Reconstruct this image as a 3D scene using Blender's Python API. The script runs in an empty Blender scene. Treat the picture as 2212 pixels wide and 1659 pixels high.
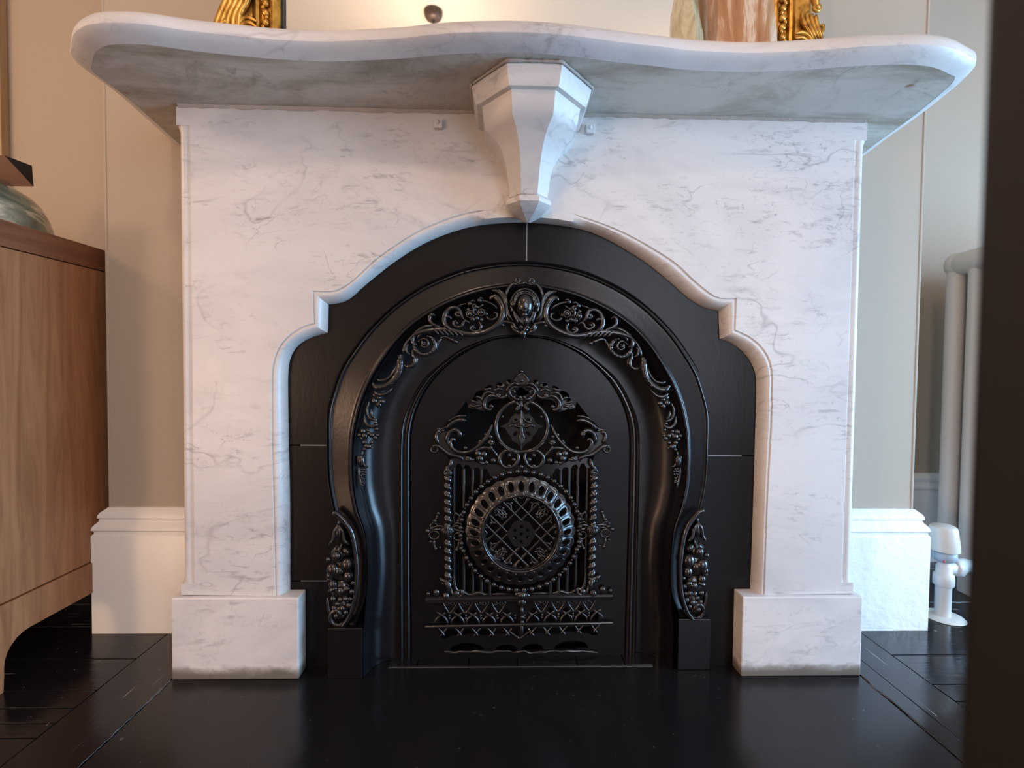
import bpy, bmesh, math, random
from mathutils import Vector, Matrix
from mathutils.geometry import tessellate_polygon
random.seed(7)
SC = bpy.context.scene
COL = SC.collection
# ------------------------------------------------------------------ camera
FPX, CX, CY = 1060.0, 1106.0, 829.5
PI_, YA, RO, CAMX, CAMZ, CAMD = 0.0298, -0.0251, 0.0097, -0.0497, 0.6089, 0.96
_c, _s, _cp, _sp = math.cos(YA), math.sin(YA), math.cos(PI_), math.sin(PI_)
_r = Vector((_c, _s, 0)); FW = Vector((-_s*_cp, _c*_cp, -_sp)); _u = Vector((-_s*_sp, _c*_sp, _cp))
RT = math.cos(RO)*_r + math.sin(RO)*_u
UP = -math.sin(RO)*_r + math.cos(RO)*_u
CAM = Vector((CAMX, -CAMD, CAMZ))
cd = bpy.data.cameras.new('camera'); cam = bpy.data.objects.new('camera', cd); COL.objects.link(cam)
m3 = Matrix((RT, UP, -FW)).transposed()
cam.matrix_world = Matrix.Translation(CAM) @ m3.to_4x4()
cd.sensor_width = 36; cd.sensor_fit = 'HORIZONTAL'; cd.lens = FPX/2212*36
cd.clip_start = 0.01
cd.dof.use_dof = True; cd.dof.focus_distance = 0.97; cd.dof.aperture_fstop = 3.0
SC.camera = cam
# ------------------------------------------------------------------ world, lights, exposure
W = bpy.data.worlds.new('world'); SC.world = W; W.use_nodes = True
W.node_tree.nodes['Background'].inputs[0].default_value = (0.55, 0.72, 1.0, 1)
W.node_tree.nodes['Background'].inputs[1].default_value = 1.0
SC.view_settings.view_transform = 'Standard'; SC.view_settings.look = 'None'
SC.view_settings.exposure = 0.2; SC.view_settings.gamma = 1.0; SC.view_settings.use_curve_mapping = False

def area(name, loc, aim, sx, sy, power, col):
    l = bpy.data.lights.new(name, 'AREA'); l.shape = 'RECTANGLE'; l.size = sx; l.size_y = sy
    l.energy = power; l.color = col
    o = bpy.data.objects.new(name, l); COL.objects.link(o); o.location = loc
    o.rotation_euler = (Vector(aim)-Vector(loc)).to_track_quat('-Z', 'Y').to_euler()
    return o
def point(name, loc, power, col, rad):
    l = bpy.data.lights.new(name, 'POINT'); l.energy = power; l.color = col; l.shadow_soft_size = rad
    o = bpy.data.objects.new(name, l); COL.objects.link(o); o.location = loc
    return o
WARM = (1.0, 0.62, 0.34); COOL = (0.36, 0.66, 1.0)
area('daylight_right_window', (2.36, -0.60, 0.66), (0.0, -0.45, 0.45), 1.2, 1.15, 74, COOL)
area('rear_fill', (1.35, -3.5, 1.15), (0.1, 0.0, 0.8), 1.5, 1.9, 37, (0.83, 0.89, 1.0))  # added cool fill from behind the camera, off the iron's mirror direction
point('pendant_bulb', (-0.49, -1.93, 2.32), 30, (1.0, 0.68, 0.50), 0.09)
point('second_pendant_bulb', (1.20, -2.30, 2.25), 9, (1.0, 0.68, 0.50), 0.05)
point('floor_lamp_bulb', (-1.95, -2.3, 0.50), 50, (1.0, 0.62, 0.40), 0.16)
point('table_lamp_bulb', (-1.95, -0.55, 1.45), 15, WARM, 0.09)

# ------------------------------------------------------------------ projection helpers: a pixel onto a real plane
def ray(px, py): return FW + (px-CX)/FPX*RT - (py-CY)/FPX*UP
def aty(px, py, Y=0.0, k=0.0):
    d = ray(px, py); t = (Y + k*CAM.x - CAM.y)/(d.y - k*d.x); return CAM + t*d
def atz(px, py, Z=0.0):
    d = ray(px, py); return CAM + d*((Z-CAM.z)/d.z)
def atx(px, py, X):
    d = ray(px, py); return CAM + d*((X-CAM.x)/d.x)
def pxm(Y): return (CAMD+Y)/FPX       # metres per pixel at depth Y
def crop(ox, oy, s, pts): return [(ox+p[0]/s, oy+p[1]/s) for p in pts]

# ------------------------------------------------------------------ materials
def new_mat(name):
    m = bpy.data.materials.new(name); m.use_nodes = True
    nt = m.node_tree; b = nt.nodes['Principled BSDF']
    return m, nt, b
def N(nt, t, **kw):
    n = nt.nodes.new(t)
    for k, v in kw.items():
        if k in n.inputs: n.inputs[k].default_value = v
        else: setattr(n, k, v)
    return n
def coords(nt, scale=(1, 1, 1), rot=(0, 0, 0)):
    tc = N(nt, 'ShaderNodeTexCoord'); mp = N(nt, 'ShaderNodeMapping')
    mp.inputs['Scale'].default_value = scale; mp.inputs['Rotation'].default_value = rot
    nt.links.new(tc.outputs['Object'], mp.inputs[0]); return mp.outputs[0]
def noise(nt, co, scale, detail=4, rough=.55, dist=0.0):
    n = N(nt, 'ShaderNodeTexNoise'); n.inputs['Scale'].default_value = scale
    n.inputs['Detail'].default_value = detail; n.inputs['Roughness'].default_value = rough
    n.inputs['Distortion'].default_value = dist
    nt.links.new(co, n.inputs['Vector']); return n.outputs['Fac']
def ramp(nt, f, stops):
    r = N(nt, 'ShaderNodeValToRGB'); e = r.color_ramp.elements
    while len(e) < len(stops): e.new(.5)
    for i, (p, c) in enumerate(stops):
        e[i].position = p; e[i].color = (c, c, c, 1) if isinstance(c, (int, float)) else (*c, 1)
    nt.links.new(f, r.inputs[0]); return r.outputs[0]
def mixc(nt, fac, a, b, mode='MIX'):
    n = N(nt, 'ShaderNodeMix', data_type='RGBA', blend_type=mode)
    if isinstance(fac, (int, float)): n.inputs[0].default_value = fac
    else: nt.links.new(fac, n.inputs[0])
    for i, v in ((6, a), (7, b)):
        if isinstance(v, tuple): n.inputs[i].default_value = (*v, 1)
        else: nt.links.new(v, n.inputs[i])
    return n.outputs[2]
def mth(nt, op, a, b=0.0):
    n = N(nt, 'ShaderNodeMath', operation=op)
    for i, v in ((0, a), (1, b)):
        if isinstance(v, (int, float)): n.inputs[i].default_value = v
        else: nt.links.new(v, n.inputs[i])
    return n.outputs[0]
def bump(nt, b, h, strength, dist=.002):
    n = N(nt, 'ShaderNodeBump'); n.inputs['Strength'].default_value = strength; n.inputs['Distance'].default_value = dist
    nt.links.new(h, n.inputs['Height']); nt.links.new(n.outputs[0], b.inputs['Normal'])

def marble(name, base, cloud, vein, veinamt=.8, stain=0.0, grime=False, scale=1.0, rot=.45, rough=.36, greys=1.0):
    m, nt, b = new_mat(name)
    co = coords(nt, (1*scale, 1*scale, 2.0*scale), (0, rot, 0))
    c1 = noise(nt, co, 2.6, 5, .6, .8)
    col = mixc(nt, ramp(nt, c1, [(.40, 0.0), (.72, .75*greys)]), base, cloud)
    def ridge(sc_, det, dist, wid, co_):
        v = noise(nt, co_, sc_, det, .5, dist)
        return ramp(nt, mth(nt, 'ABSOLUTE', mth(nt, 'SUBTRACT', v, .5)), [(0.0, 1.0), (wid, .0)])
    gate = ramp(nt, noise(nt, co, 5.5, 3, .5), [(.46, 0.0), (.64, 1.0)])
    gate2 = ramp(nt, noise(nt, co, 8.5, 3, .5), [(.50, 0.0), (.66, 1.0)])
    col = mixc(nt, mth(nt, 'MULTIPLY', mth(nt, 'MULTIPLY', ridge(3.2, 3, .6, .010, co), gate), veinamt*.62), col, vein)
    cob = coords(nt, (1.6, 1.6, 3.2), (0, -.75, 0))
    col = mixc(nt, mth(nt, 'MULTIPLY', mth(nt, 'MULTIPLY', ridge(4.5, 4, .9, .012, cob), gate2), veinamt*.6), col, vein)
    def dashes(sc3, rot_, lo, hi, am, g_):
        d = ramp(nt, noise(nt, coords(nt, sc3, (0, rot_, 0)), 1.0, 4, .68, .5), [(lo, 0.0), (hi, am)])
        return mth(nt, 'MULTIPLY', d, g_)
    dk = tuple(v*.75 for v in vein)
    col = mixc(nt, dashes((24, 24, 85), rot+.15, .55, .70, veinamt*.75, gate), col, vein)
    col = mixc(nt, dashes((30, 30, 110), rot+.75, .56, .70, veinamt*.7, gate2), col, dk)
    col = mixc(nt, dashes((95, 95, 130), 0.0, .62, .72, veinamt*.75, gate), col, dk)
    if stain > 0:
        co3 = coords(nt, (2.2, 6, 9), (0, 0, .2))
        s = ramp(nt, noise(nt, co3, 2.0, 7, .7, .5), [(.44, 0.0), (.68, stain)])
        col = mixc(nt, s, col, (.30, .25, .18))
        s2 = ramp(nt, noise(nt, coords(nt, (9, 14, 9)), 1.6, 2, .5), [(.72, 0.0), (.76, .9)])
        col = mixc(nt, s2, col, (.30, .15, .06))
    if grime:
        tc = N(nt, 'ShaderNodeTexCoord'); sx = N(nt, 'ShaderNodeSeparateXYZ'); nt.links.new(tc.outputs['Object'], sx.inputs[0])
        w = noise(nt, coords(nt, (22, 22, 30)), 1.0, 5, .7)
        e = mth(nt, 'ADD', sx.outputs[2], mth(nt, 'MULTIPLY', mth(nt, 'SUBTRACT', w, .5), .030))
        g = ramp(nt, e, [(.011, .95), (.020, .6), (.027, 0.0)])
        col = mixc(nt, g, col, (.13, .11, .085))
        chip = ramp(nt, noise(nt, coords(nt, (40, 40, 24)), 1.0, 3, .6), [(.73, 0.0), (.77, .8)])
        col = mixc(nt, chip, col, (.22, .16, .10))
    nt.links.new(col, b.inputs['Base Color'])
    b.inputs['Roughness'].default_value = rough
    b.inputs['Subsurface Weight'].default_value = .06; b.inputs['Subsurface Scale'].default_value = .01
    bump(nt, b, noise(nt, coords(nt, (1, 1, 1)), 180, 2, .5), .05, .0004)
    return m
MB = (.70, .665, .64); MC = (.50, .485, .49); MV = (.25, .235, .24)
M_MARBLE = marble('carrara_marble', MB, MC, MV)
M_SHELF = marble('shelf_marble', MB, (.52, .52, .55), MV, .6, rot=.2, greys=1.2)
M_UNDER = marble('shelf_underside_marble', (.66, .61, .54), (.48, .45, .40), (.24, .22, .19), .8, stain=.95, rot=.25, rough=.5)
M_PLINTH = marble('plinth_marble', MB, MC, MV, .55, grime=True, rot=1.0, scale=1.7)

def paint(name, col, rough, bumpamt=.0, bscale=200, stretch=(1, 1, 1), spec=.5, vary=0.0, bd=.001):
    m, nt, b = new_mat(name)
    b.inputs['Base Color'].default_value = (*col, 1); b.inputs['Roughness'].default_value = rough
    b.inputs['Specular IOR Level'].default_value = spec
    if vary:
        f = noise(nt, coords(nt), 3, 4)
        nt.links.new(mixc(nt, f, tuple(c*(1-vary) for c in col), tuple(min(1, c*(1+vary)) for c in col)), b.inputs['Base Color'])
    if bumpamt: bump(nt, b, noise(nt, coords(nt, stretch), bscale, 4, .6), bumpamt, bd)
    return m
M_IRON = paint('black_painted_iron', (.0065, .0055, .0065), .24, .20, 90, (1, 1, 1), .42, bd=.0008)
M_IRONF = paint('black_painted_iron_flat', (.0065, .0055, .0065), .29, .24, 120, (1, 1, .35), .22, bd=.0008)
M_IRONG = paint('glossy_black_iron', (.010, .0085, .009), .17, .2, 300, spec=.75, bd=.0005)
M_VOID = paint('void_black', (.003, .003, .003), .9)  # near-black colour standing in for unlit depth behind openwork and under boards
M_SKIRT = paint('cream_gloss_paint', (.80, .76, .70), .35, .10, 60, (1, 1, 1), .5)
M_SKIRT2 = paint('chipped_white_gloss_paint', (.82, .82, .82), .30, .9, 26, (1, 1, 1), .5, bd=.004)
M_WALL = paint('beige_wall_paint', (.42, .345, .268), .75, .06, 350, spec=.3)
M_ROOMW = paint('pale_wall_paint', (.62, .56, .49), .8, spec=.3)
M_CEIL = paint('cream_ceiling_paint', (.60, .565, .49), .85, spec=.3)
M_MORTAR = paint('dirty_mortar', (.40, .35, .31), .9, .8, 160, vary=.5, bd=.002)
M_SEAM = paint('worn_paint_seam', (.20, .22, .25), .6, .5, 300, vary=.6)
M_SEAMD = paint('dusty_joint', (.085, .080, .078), .7, .5, 300, vary=.6)
M_WHITE = paint('white_radiator_paint', (.55, .53, .50), .4, .15, 40)
M_PLASTIC = paint('white_plastic', (.58, .54, .48), .35)
M_GREYP = paint('grey_plastic', (.30, .36, .40), .4)
M_RED = paint('red_dot', (.6, .02, .06), .4)
M_BRONZE = paint('dark_bronze', (.055, .035, .024), .45)
M_CORD = paint('black_cord', (.01, .01, .01), .6)
M_BLACKM = paint('matte_black_lacquer', (.012, .010, .011), .5)
M_TAN = paint('fawn_leather', (.34, .17, .10), .55, .1, 120, vary=.15)
M_POST = paint('dark_brown_post_paint', (.011, .0085, .0075), .55, vary=.2)

def gold(name):
    m, nt, b = new_mat(name)
    f = noise(nt, coords(nt), 38, 5, .65)
    nt.links.new(ramp(nt, f, [(.30, (.16, .065, .015)), (.52, (.62, .34, .07)), (.75, (.85, .52, .14))]), b.inputs['Base Color'])
    b.inputs['Metallic'].default_value = .85; b.inputs['Roughness'].default_value = .34
    bump(nt, b, f, .3, .001)
    return m
M_GOLD = gold('antique_gilt')
m, nt, b = new_mat('mirror_silver'); M_MIRROR = m
b.inputs['Base Color'].default_value = (.93, .95, .94, 1); b.inputs['Metallic'].default_value = 1; b.inputs['Roughness'].default_value = .01

def wood(name, c1, c2, axis, rough=.42, knots=True):
    m, nt, b = new_mat(name)
    sc = {'z': (14, 14, 1.1), 'y': (14, 1.1, 14), 'x': (1.1, 14, 14)}[axis]
    g = noise(nt, coords(nt, sc), 2.2, 8, .62, 1.4)
    g2 = noise(nt, coords(nt, tuple(v*6 for v in sc)), 2.2, 3, .5)
    col = ramp(nt, g, [(.30, c1), (.62, c2)])
    col = mixc(nt, mth(nt, 'MULTIPLY', g2, .35), col, tuple(c*.55 for c in c1))
    if knots:
        kn = ramp(nt, noise(nt, coords(nt, (3, 3, 2)), 1.6, 2, .4), [(.70, 0.0), (.78, .7)])
        col = mixc(nt, kn, col, tuple(c*.25 for c in c1))
    nt.links.new(col, b.inputs['Base Color']); b.inputs['Roughness'].default_value = rough
    bump(nt, b, g2, .12, .0008)
    return m
M_WALNUT = wood('walnut_side', (.24, .090, .036), (.42, .185, .080), 'z')
M_WALNUTT = wood('walnut_top', (.13, .042, .018), (.24, .090, .042), 'y')
M_FRAMEW = wood('pale_frame_wood', (.30, .19, .09), (.45, .31, .17), 'z', knots=False)

def veined(name, dark, mid, light, sc, rough):
    m, nt, b = new_mat(name)
    co = coords(nt, sc, (0, .5, .3))
    f = noise(nt, co, 2.2, 7, .6, 1.2)
    nt.links.new(ramp(nt, f, [(.33, dark), (.46, mid), (.53, light), (.60, mid), (.75, dark)]), b.inputs['Base Color'])
    b.inputs['Roughness'].default_value = rough
    return m
M_GREENM = veined('green_veined_marble', (.10, .13, .10), (.26, .29, .22), (.62, .58, .46), (2.2, 2.2, 8), .12)
M_ONYX = veined('banded_onyx', (.25, .09, .03), (.44, .22, .10), (.66, .50, .36), (5.5, 5.5, .9), .3)
M_ONYXG = veined('green_onyx', (.26, .22, .10), (.42, .38, .23), (.56, .52, .36), (12, 12, 4), .3)

def floormat(name, rough, chips, bumpa, seamdir=(1, 1, 1)):
    m, nt, b = new_mat(name)
    f = noise(nt, coords(nt, (60, 60, 60)), 1.0, 3, .7)
    c = ramp(nt, f, [(.68, 0.0), (.71, chips)])
    big = ramp(nt, noise(nt, coords(nt, (5, 5, 5)), 1, 3, .5), [(.42, 0.0), (.6, 1.0)])
    c = mth(nt, 'MULTIPLY', c, big)
    col = mixc(nt, c, (.0085, .0075, .0085), (.30, .26, .23))
    nt.links.new(col, b.inputs['Base Color'])
    r = ramp(nt, noise(nt, coords(nt, (7, 7, 7)), 1, 4, .6), [(.3, rough*.8), (.7, rough*1.25)])
    nt.links.new(r, b.inputs['Roughness']); b.inputs['Specular IOR Level'].default_value = .40 if seamdir == (1, 1, 1) else .5
    if seamdir != (1, 1, 1):
        sd = tuple(1.0 if v < 1 else 55.0 for v in seamdir); sd = (sd[0]*2.2, sd[1]*2.2, 1)
        sc = ramp(nt, noise(nt, coords(nt, sd), 1.0, 3, .6, .3), [(.655, 0.0), (.675, .9)])
        br = ramp(nt, noise(nt, coords(nt, (16, 16, 1)), 1.0, 3, .6), [(.52, 0.0), (.60, 1.0)])
        nt.links.new(mixc(nt, mth(nt, 'MULTIPLY', sc, br), col, (.26, .23, .22)), b.inputs['Base Color'])
    bump(nt, b, noise(nt, coords(nt, seamdir), 40, 5, .65), bumpa, .0012)
    return m
M_HEARTH = floormat('black_painted_slate', .20, .25, .05)
M_BOARD = floormat('black_painted_boards', .13, .9, .35, (.25, 2.2, 1))
M_BOARDY = floormat('black_painted_border_boards', .14, .7, .30, (2.2, .25, 1))

# ------------------------------------------------------------------ mesh accumulator
class Mesh:
    def __init__(s): s.v = []; s.f = []; s.sm = []
    def add(s, vs, fs, smooth=True):
        o = len(s.v); s.v += [Vector(v) for v in vs]; s.f += [tuple(i+o for i in f) for f in fs]; s.sm += [smooth]*len(fs)
        return s
    def join(s, o): return s.add(o.v, o.f) if False else s._join(o)
    def _join(s, o):
        k = len(s.v); s.v += [v.copy() for v in o.v]; s.f += [tuple(i+k for i in f) for f in o.f]; s.sm += o.sm; return s
    def mirrored(s, k=0.0, xm=-0.003):
        o = Mesh()
        for v in s.v:
            x = 2*xm - v.x; o.v.append(Vector((x, v.y + k*(x-v.x), v.z)))
        o.f = [tuple(reversed(f)) for f in s.f]; o.sm = list(s.sm); return o
    def box(s, x0, x1, y0, y1, z0, z1, bev=0.0):
        if bev <= 0:
            vs = [(x, y, z) for x in (x0, x1) for y in (y0, y1) for z in (z0, z1)]
            return s.add(vs, [(0, 1, 3, 2), (4, 6, 7, 5), (0, 4, 5, 1), (2, 3, 7, 6), (0, 2, 6, 4), (1, 5, 7, 3)], False)
        bm = bmesh.new(); bmesh.ops.create_cube(bm, size=1)
        for v in bm.verts:
            v.co = Vector(((x0+x1)/2+v.co.x*(x1-x0), (y0+y1)/2+v.co.y*(y1-y0), (z0+z1)/2+v.co.z*(z1-z0)))
        bmesh.ops.bevel(bm, geom=bm.edges[:], offset=bev, segments=2, affect='EDGES', profile=.6)
        bm.verts.index_update(); vs = [v.co.copy() for v in bm.verts]; fs = [[v.index for v in f.verts] for f in bm.faces]
        bm.free(); return s.add(vs, fs, False)
    def loft(s, rows, closed=False, smooth=True, flip=False):
        n = len(rows[0]); vs = [p for r in rows for p in r]; fs = []
        m = n if closed else n-1
        for i in range(len(rows)-1):
            for j in range(m):
                a, b_, c, d = i*n+j, i*n+(j+1) % n, (i+1)*n+(j+1) % n, (i+1)*n+j
                fs.append((a, d, c, b_) if flip else (a, b_, c, d))
        return s.add(vs, fs, smooth)
    def tube(s, pts, rad, n=8, closed=False, flat=1.0, caps=True):
        P = [Vector(p) for p in pts]; L = len(P)
        R = rad if isinstance(rad, (list, tuple)) else [rad]*L
        rows = []; front = Vector((0, -1, 0)); prev = None
        for i, p in enumerate(P):
            a = P[(i-1) % L] if (closed or i > 0) else p
            b_ = P[(i+1) % L] if (closed or i < L-1) else p
            t = (b_-a); t = t.normalized() if t.length > 1e-9 else Vector((0, 0, 1))
            ref = front if abs(t.dot(front)) < .9 else Vector((1, 0, 0))
            sd = t.cross(ref).normalized(); f2 = sd.cross(t).normalized()
            rows.append([p + R[i]*(math.cos(2*math.pi*j/n)*sd + flat*math.sin(2*math.pi*j/n)*f2) for j in range(n)])
        if closed: rows.append(rows[0])
        s.loft(rows, closed=True)
        if caps and not closed:
            for r, p, sg in ((rows[0], P[0], 1), (rows[-1], P[-1], -1)):
                idx = list(range(n)); s.add(r, [tuple(idx if sg > 0 else reversed(idx))])
        return s
    def blob(s, c, rx, ry, rz, nu=10, nv=6, rot=0.0):
        c = Vector(c); rows = []; M = Matrix.Rotation(rot, 3, 'Y')
        for i in range(nv+1):
            th = math.pi*i/nv
            rows.append([c + M @ Vector((rx*math.sin(th)*math.cos(2*math.pi*j/nu), ry*math.sin(th)*math.sin(2*math.pi*j/nu), rz*math.cos(th))) for j in range(nu)])
        return s.loft(rows, closed=True)
    def lathe(s, c, prof, n=24, axis='z', smooth=True):
        c = Vector(c); rows = []
        for r, h in prof:
            row = []
            for j in range(n):
                a = 2*math.pi*j/n
                if axis == 'z': row.append(c+Vector((r*math.cos(a), r*math.sin(a), h)))
                elif axis == 'y': row.append(c+Vector((r*math.cos(a), h, r*math.sin(a))))
                else: row.append(c+Vector((h, r*math.cos(a), r*math.sin(a))))
            rows.append(row)
        return s.loft(rows, closed=True, smooth=smooth)
    def plate(s, outline, y0, y1, holes=(), k=0.0, sides=True):
        """outline/holes: lists of (x, z); front at y0 (+k x), back at y1"""
        loops = [[Vector((p[0], p[1], 0)) for p in lp] for lp in [outline, *holes]]
        tri = tessellate_polygon(loops); flat = [p for lp in loops for p in lp]; n = len(flat)
        fr = [(p.x, y0+k*p.x, p.y) for p in flat]; bk = [(p.x, y1+k*p.x, p.y) for p in flat]
        fs = []
        for t in tri:
            a, b_, c = (flat[i] for i in t)
            ccw = (b_-a).cross(c-a).z > 0
            t2 = t if ccw else tuple(reversed(t))
            fs.append(tuple(t2)); fs.append(tuple(i+n for i in reversed(t2)))
        if sides:
            o = 0
            for li, lp in enumerate(loops):
                m = len(lp); ar = sum(lp[i].x*lp[(i+1) % m].y-lp[(i+1) % m].x*lp[i].y for i in range(m))
                fl = (ar > 0) == (li == 0)
                for i in range(m):
                    a, b_ = o+i, o+(i+1) % m
                    fs.append((a, a+n, b_+n, b_) if fl else (a, b_, b_+n, a+n))
                o += m
        return s.add(fr+bk, fs, False)

OFF = {}
def obj(name, M_, mat, parent=None, kind=None, label=None, loc=None):
    me = bpy.data.meshes.new(name)
    off = OFF.get(parent, Vector()) if parent else Vector()
    here = Vector(loc) if loc is not None else off
    me.from_pydata([tuple(v-here) for v in M_.v], [], M_.f)
    me.polygons.foreach_set('use_smooth', M_.sm)
    me.materials.append(mat); me.update()
    o = bpy.data.objects.new(name, me); COL.objects.link(o)
    o.location = here-off
    OFF[o] = here
    if parent: o.parent = parent
    if kind: o['kind'] = kind
    if label: o['label'] = label
    return o
def thing(name, label, cat, loc=(0, 0, 0), group=None):
    o = bpy.data.objects.new(name, None); COL.objects.link(o); o.location = loc; o.empty_display_size = .05
    o['label'] = label; o['category'] = cat; OFF[o] = Vector(loc)
    if group: o['group'] = group
    return o
def autosmooth(o, ang=35):
    me = o.data; bm = bmesh.new(); bm.from_mesh(me)
    for f in bm.faces: f.smooth = True
    for e in bm.edges:
        if len(e.link_faces) == 2 and e.calc_face_angle(0) > math.radians(ang): e.smooth = False
    bm.to_mesh(me); bm.free(); return o

def catmull(P, sub=5, closed=False):
    P = [Vector(p) for p in P]; n = len(P); out = []
    rng = range(n) if closed else range(n-1)
    for i in rng:
        p1, p2 = P[i], P[(i+1) % n]
        p0 = P[(i-1) % n] if (closed or i > 0) else p1*2-p2
        p3 = P[(i+2) % n] if (closed or i < n-2) else p2*2-p1
        for j in range(sub):
            t = j/sub
            out.append(.5*((2*p1)+(p2-p0)*t+(2*p0-5*p1+4*p2-p3)*t*t+(3*p1-p0-3*p2+p3)*t**3))
    if not closed: out.append(P[-1].copy())
    return out
def resample(P, n):
    P = [Vector(p) for p in P]; L = [0]
    for a, b_ in zip(P, P[1:]): L.append(L[-1]+(b_-a).length)
    out = []; j = 0
    for i in range(n):
        d = L[-1]*i/(n-1)
        while j < len(P)-2 and L[j+1] < d: j += 1
        t = (d-L[j])/max(1e-9, L[j+1]-L[j]); out.append(P[j].lerp(P[j+1], min(1, t)))
    return out
def seg_curve(segs, ns, sub=5):
    """segs: list of point lists, each smoothed and resampled to its own count (shared ends kept once)"""
    out = []
    for s_, n in zip(segs, ns):
        c = resample(catmull([Vector((p[0], p[1], 0)) for p in s_], sub), n)
        out += c if not out else c[1:]
    return [(p.x, p.y) for p in out]

# ------------------------------------------------------------------ room shell
YB, YA2 = .185, .60           # chimney breast face, alcove back wall
BX = .943
XL, XR, YF, ZC = -2.6, 2.4, -3.6, 2.9
def struct(name, M_, mat, parent=None): return obj(name, M_, mat, parent, kind=None if parent else 'structure')
struct('wall_back_chimney_breast' if False else 'wall_breast', Mesh().box(-BX, BX, YB, YA2+.02, 0, ZC), M_WALL)
w = Mesh().box(XL, -BX, YA2, YA2+.1, 0, ZC); w.box(BX, XR, YA2, YA2+.1, 0, ZC); struct('wall_back', w, M_WALL)
struct('wall_left', Mesh().box(XL-.1, XL, YF, YA2+.1, 0, ZC), M_ROOMW)
# right wall with a window opening y -1.3 .. 0.15, z 0.35 .. 1.95
w = Mesh(); w.box(XR, XR+.1, YF, -1.3, 0, ZC); w.box(XR, XR+.1, .15, YA2+.1, 0, ZC)
w.box(XR, XR+.1, -1.3, .15, 0, .04); w.box(XR, XR+.1, -1.3, .15, 1.30, ZC); struct('wall_right', w, M_ROOMW)
w = Mesh(); w.box(XL, .6, YF-.1, YF, 0, ZC); w.box(2.1, XR, YF-.1, YF, 0, ZC)
w.box(.6, 2.1, YF-.1, YF, 0, .2); w.box(.6, 2.1, YF-.1, YF, 2.1, ZC); struct('wall_front', w, M_ROOMW)
struct('ceiling', Mesh().box(XL, XR, YF, YA2+.1, ZC, ZC+.1), M_CEIL)
def window(name, x0, x1, y0, y1, z0, z1, alongx):
    M_ = Mesh(); t = .05
    def fr(a0, a1, c0, c1):
        if alongx: M_.box(a0, a1, y0, y1, c0, c1, .004)
        else: M_.box(x0, x1, a0, a1, c0, c1, .004)
    a0, a1 = (x0, x1) if alongx else (y0, y1)
    fr(a0, a0+t, z0, z1); fr(a1-t, a1, z0, z1); fr(a0+t, a1-t, z0, z0+t); fr(a0+t, a1-t, z1-t, z1)
    fr(a0+t, a1-t, (z0+z1)/2-.02, (z0+z1)/2+.02)
    o = struct(name, M_, M_WHITE)
    g, nt_, b_ = new_mat('window_glass'); b_.inputs['Transmission Weight'].default_value = 1; b_.inputs['Roughness'].default_value = 0
    b_.inputs['IOR'].default_value = 1.01
    P_ = Mesh()
    if alongx: P_.box(x0+t, x1-t, (y0+y1)/2-.002, (y0+y1)/2+.002, z0+t, z1-t)
    else: P_.box((x0+x1)/2-.002, (x0+x1)/2+.002, y0+t, y1-t, z0+t, z1-t)
    obj('pane', P_, g, o)
window('window_1', XR+.02, XR+.08, -1.3, .15, .04, 1.30, False)
window('fill_window', .6, 2.1, YF-.08, YF-.02, .2, 2.1, True)  # unseen window added to go with the rear fill light

# corner beads on the chimney breast (thin raised plaster edges)
for i, sx in enumerate((-1, 1)):
    struct('trim_%d' % (i+1), Mesh().box(sx*BX-.0045, sx*BX+.0015, YB-.0016, YB+.02, .28, ZC, .002), M_WALL)

# baseboards, one moulded profile swept with mitres
PROF = [(.0, 0), (.026, 0), (.026, .222), (.024, .226), (.022, .227), (.022, .232), (.026, .236), (.025, .242), (.021, .248), (.016, .254), (.0145, .259),
        (.018, .262), (.0175, .268), (.014, .274), (.008, .279), (.004, .283), (0, .284)]
def baseboard(name, path, mat, jit=0.0):
    P = [Vector((p[0], p[1])) for p in path]; rows = []
    pts = []
    for i in range(len(P)-1):
        n = max(1, int((P[i+1]-P[i]).length/.03)) if jit else 1
        for j in range(n): pts.append((P[i].lerp(P[i+1], j/n), j == 0, i))
    pts.append((P[-1], True, len(P)-2))
    def nrm(i):
        d = (P[i+1]-P[i]).normalized(); return Vector((d.y, -d.x))
    for q, corner, i in pts:
        if corner and 0 < i and (q-P[i]).length < 1e-6:
            a, b_ = nrm(i-1), nrm(i); m_ = (a+b_); m_ = m_/(m_.dot(a))
        else: m_ = nrm(i)
        rows.append([Vector((q.x+m_.x*(o+random.uniform(-jit, jit)), q.y+m_.y*(o+random.uniform(-jit, jit)), z)) for o, z in PROF])
    M_ = Mesh().loft(rows, smooth=False)
    o = struct(name, M_, mat); autosmooth(o, 28); return o
# path runs so that the right-hand normal points into the room
baseboard('baseboard_left', [(XL, YA2), (-BX, YA2), (-BX, YB), (-.69, YB)], M_SKIRT)
baseboard('baseboard_right', [(.69, YB), (BX, YB), (BX, YA2), (XR, YA2)], M_SKIRT2, .0007)

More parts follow.
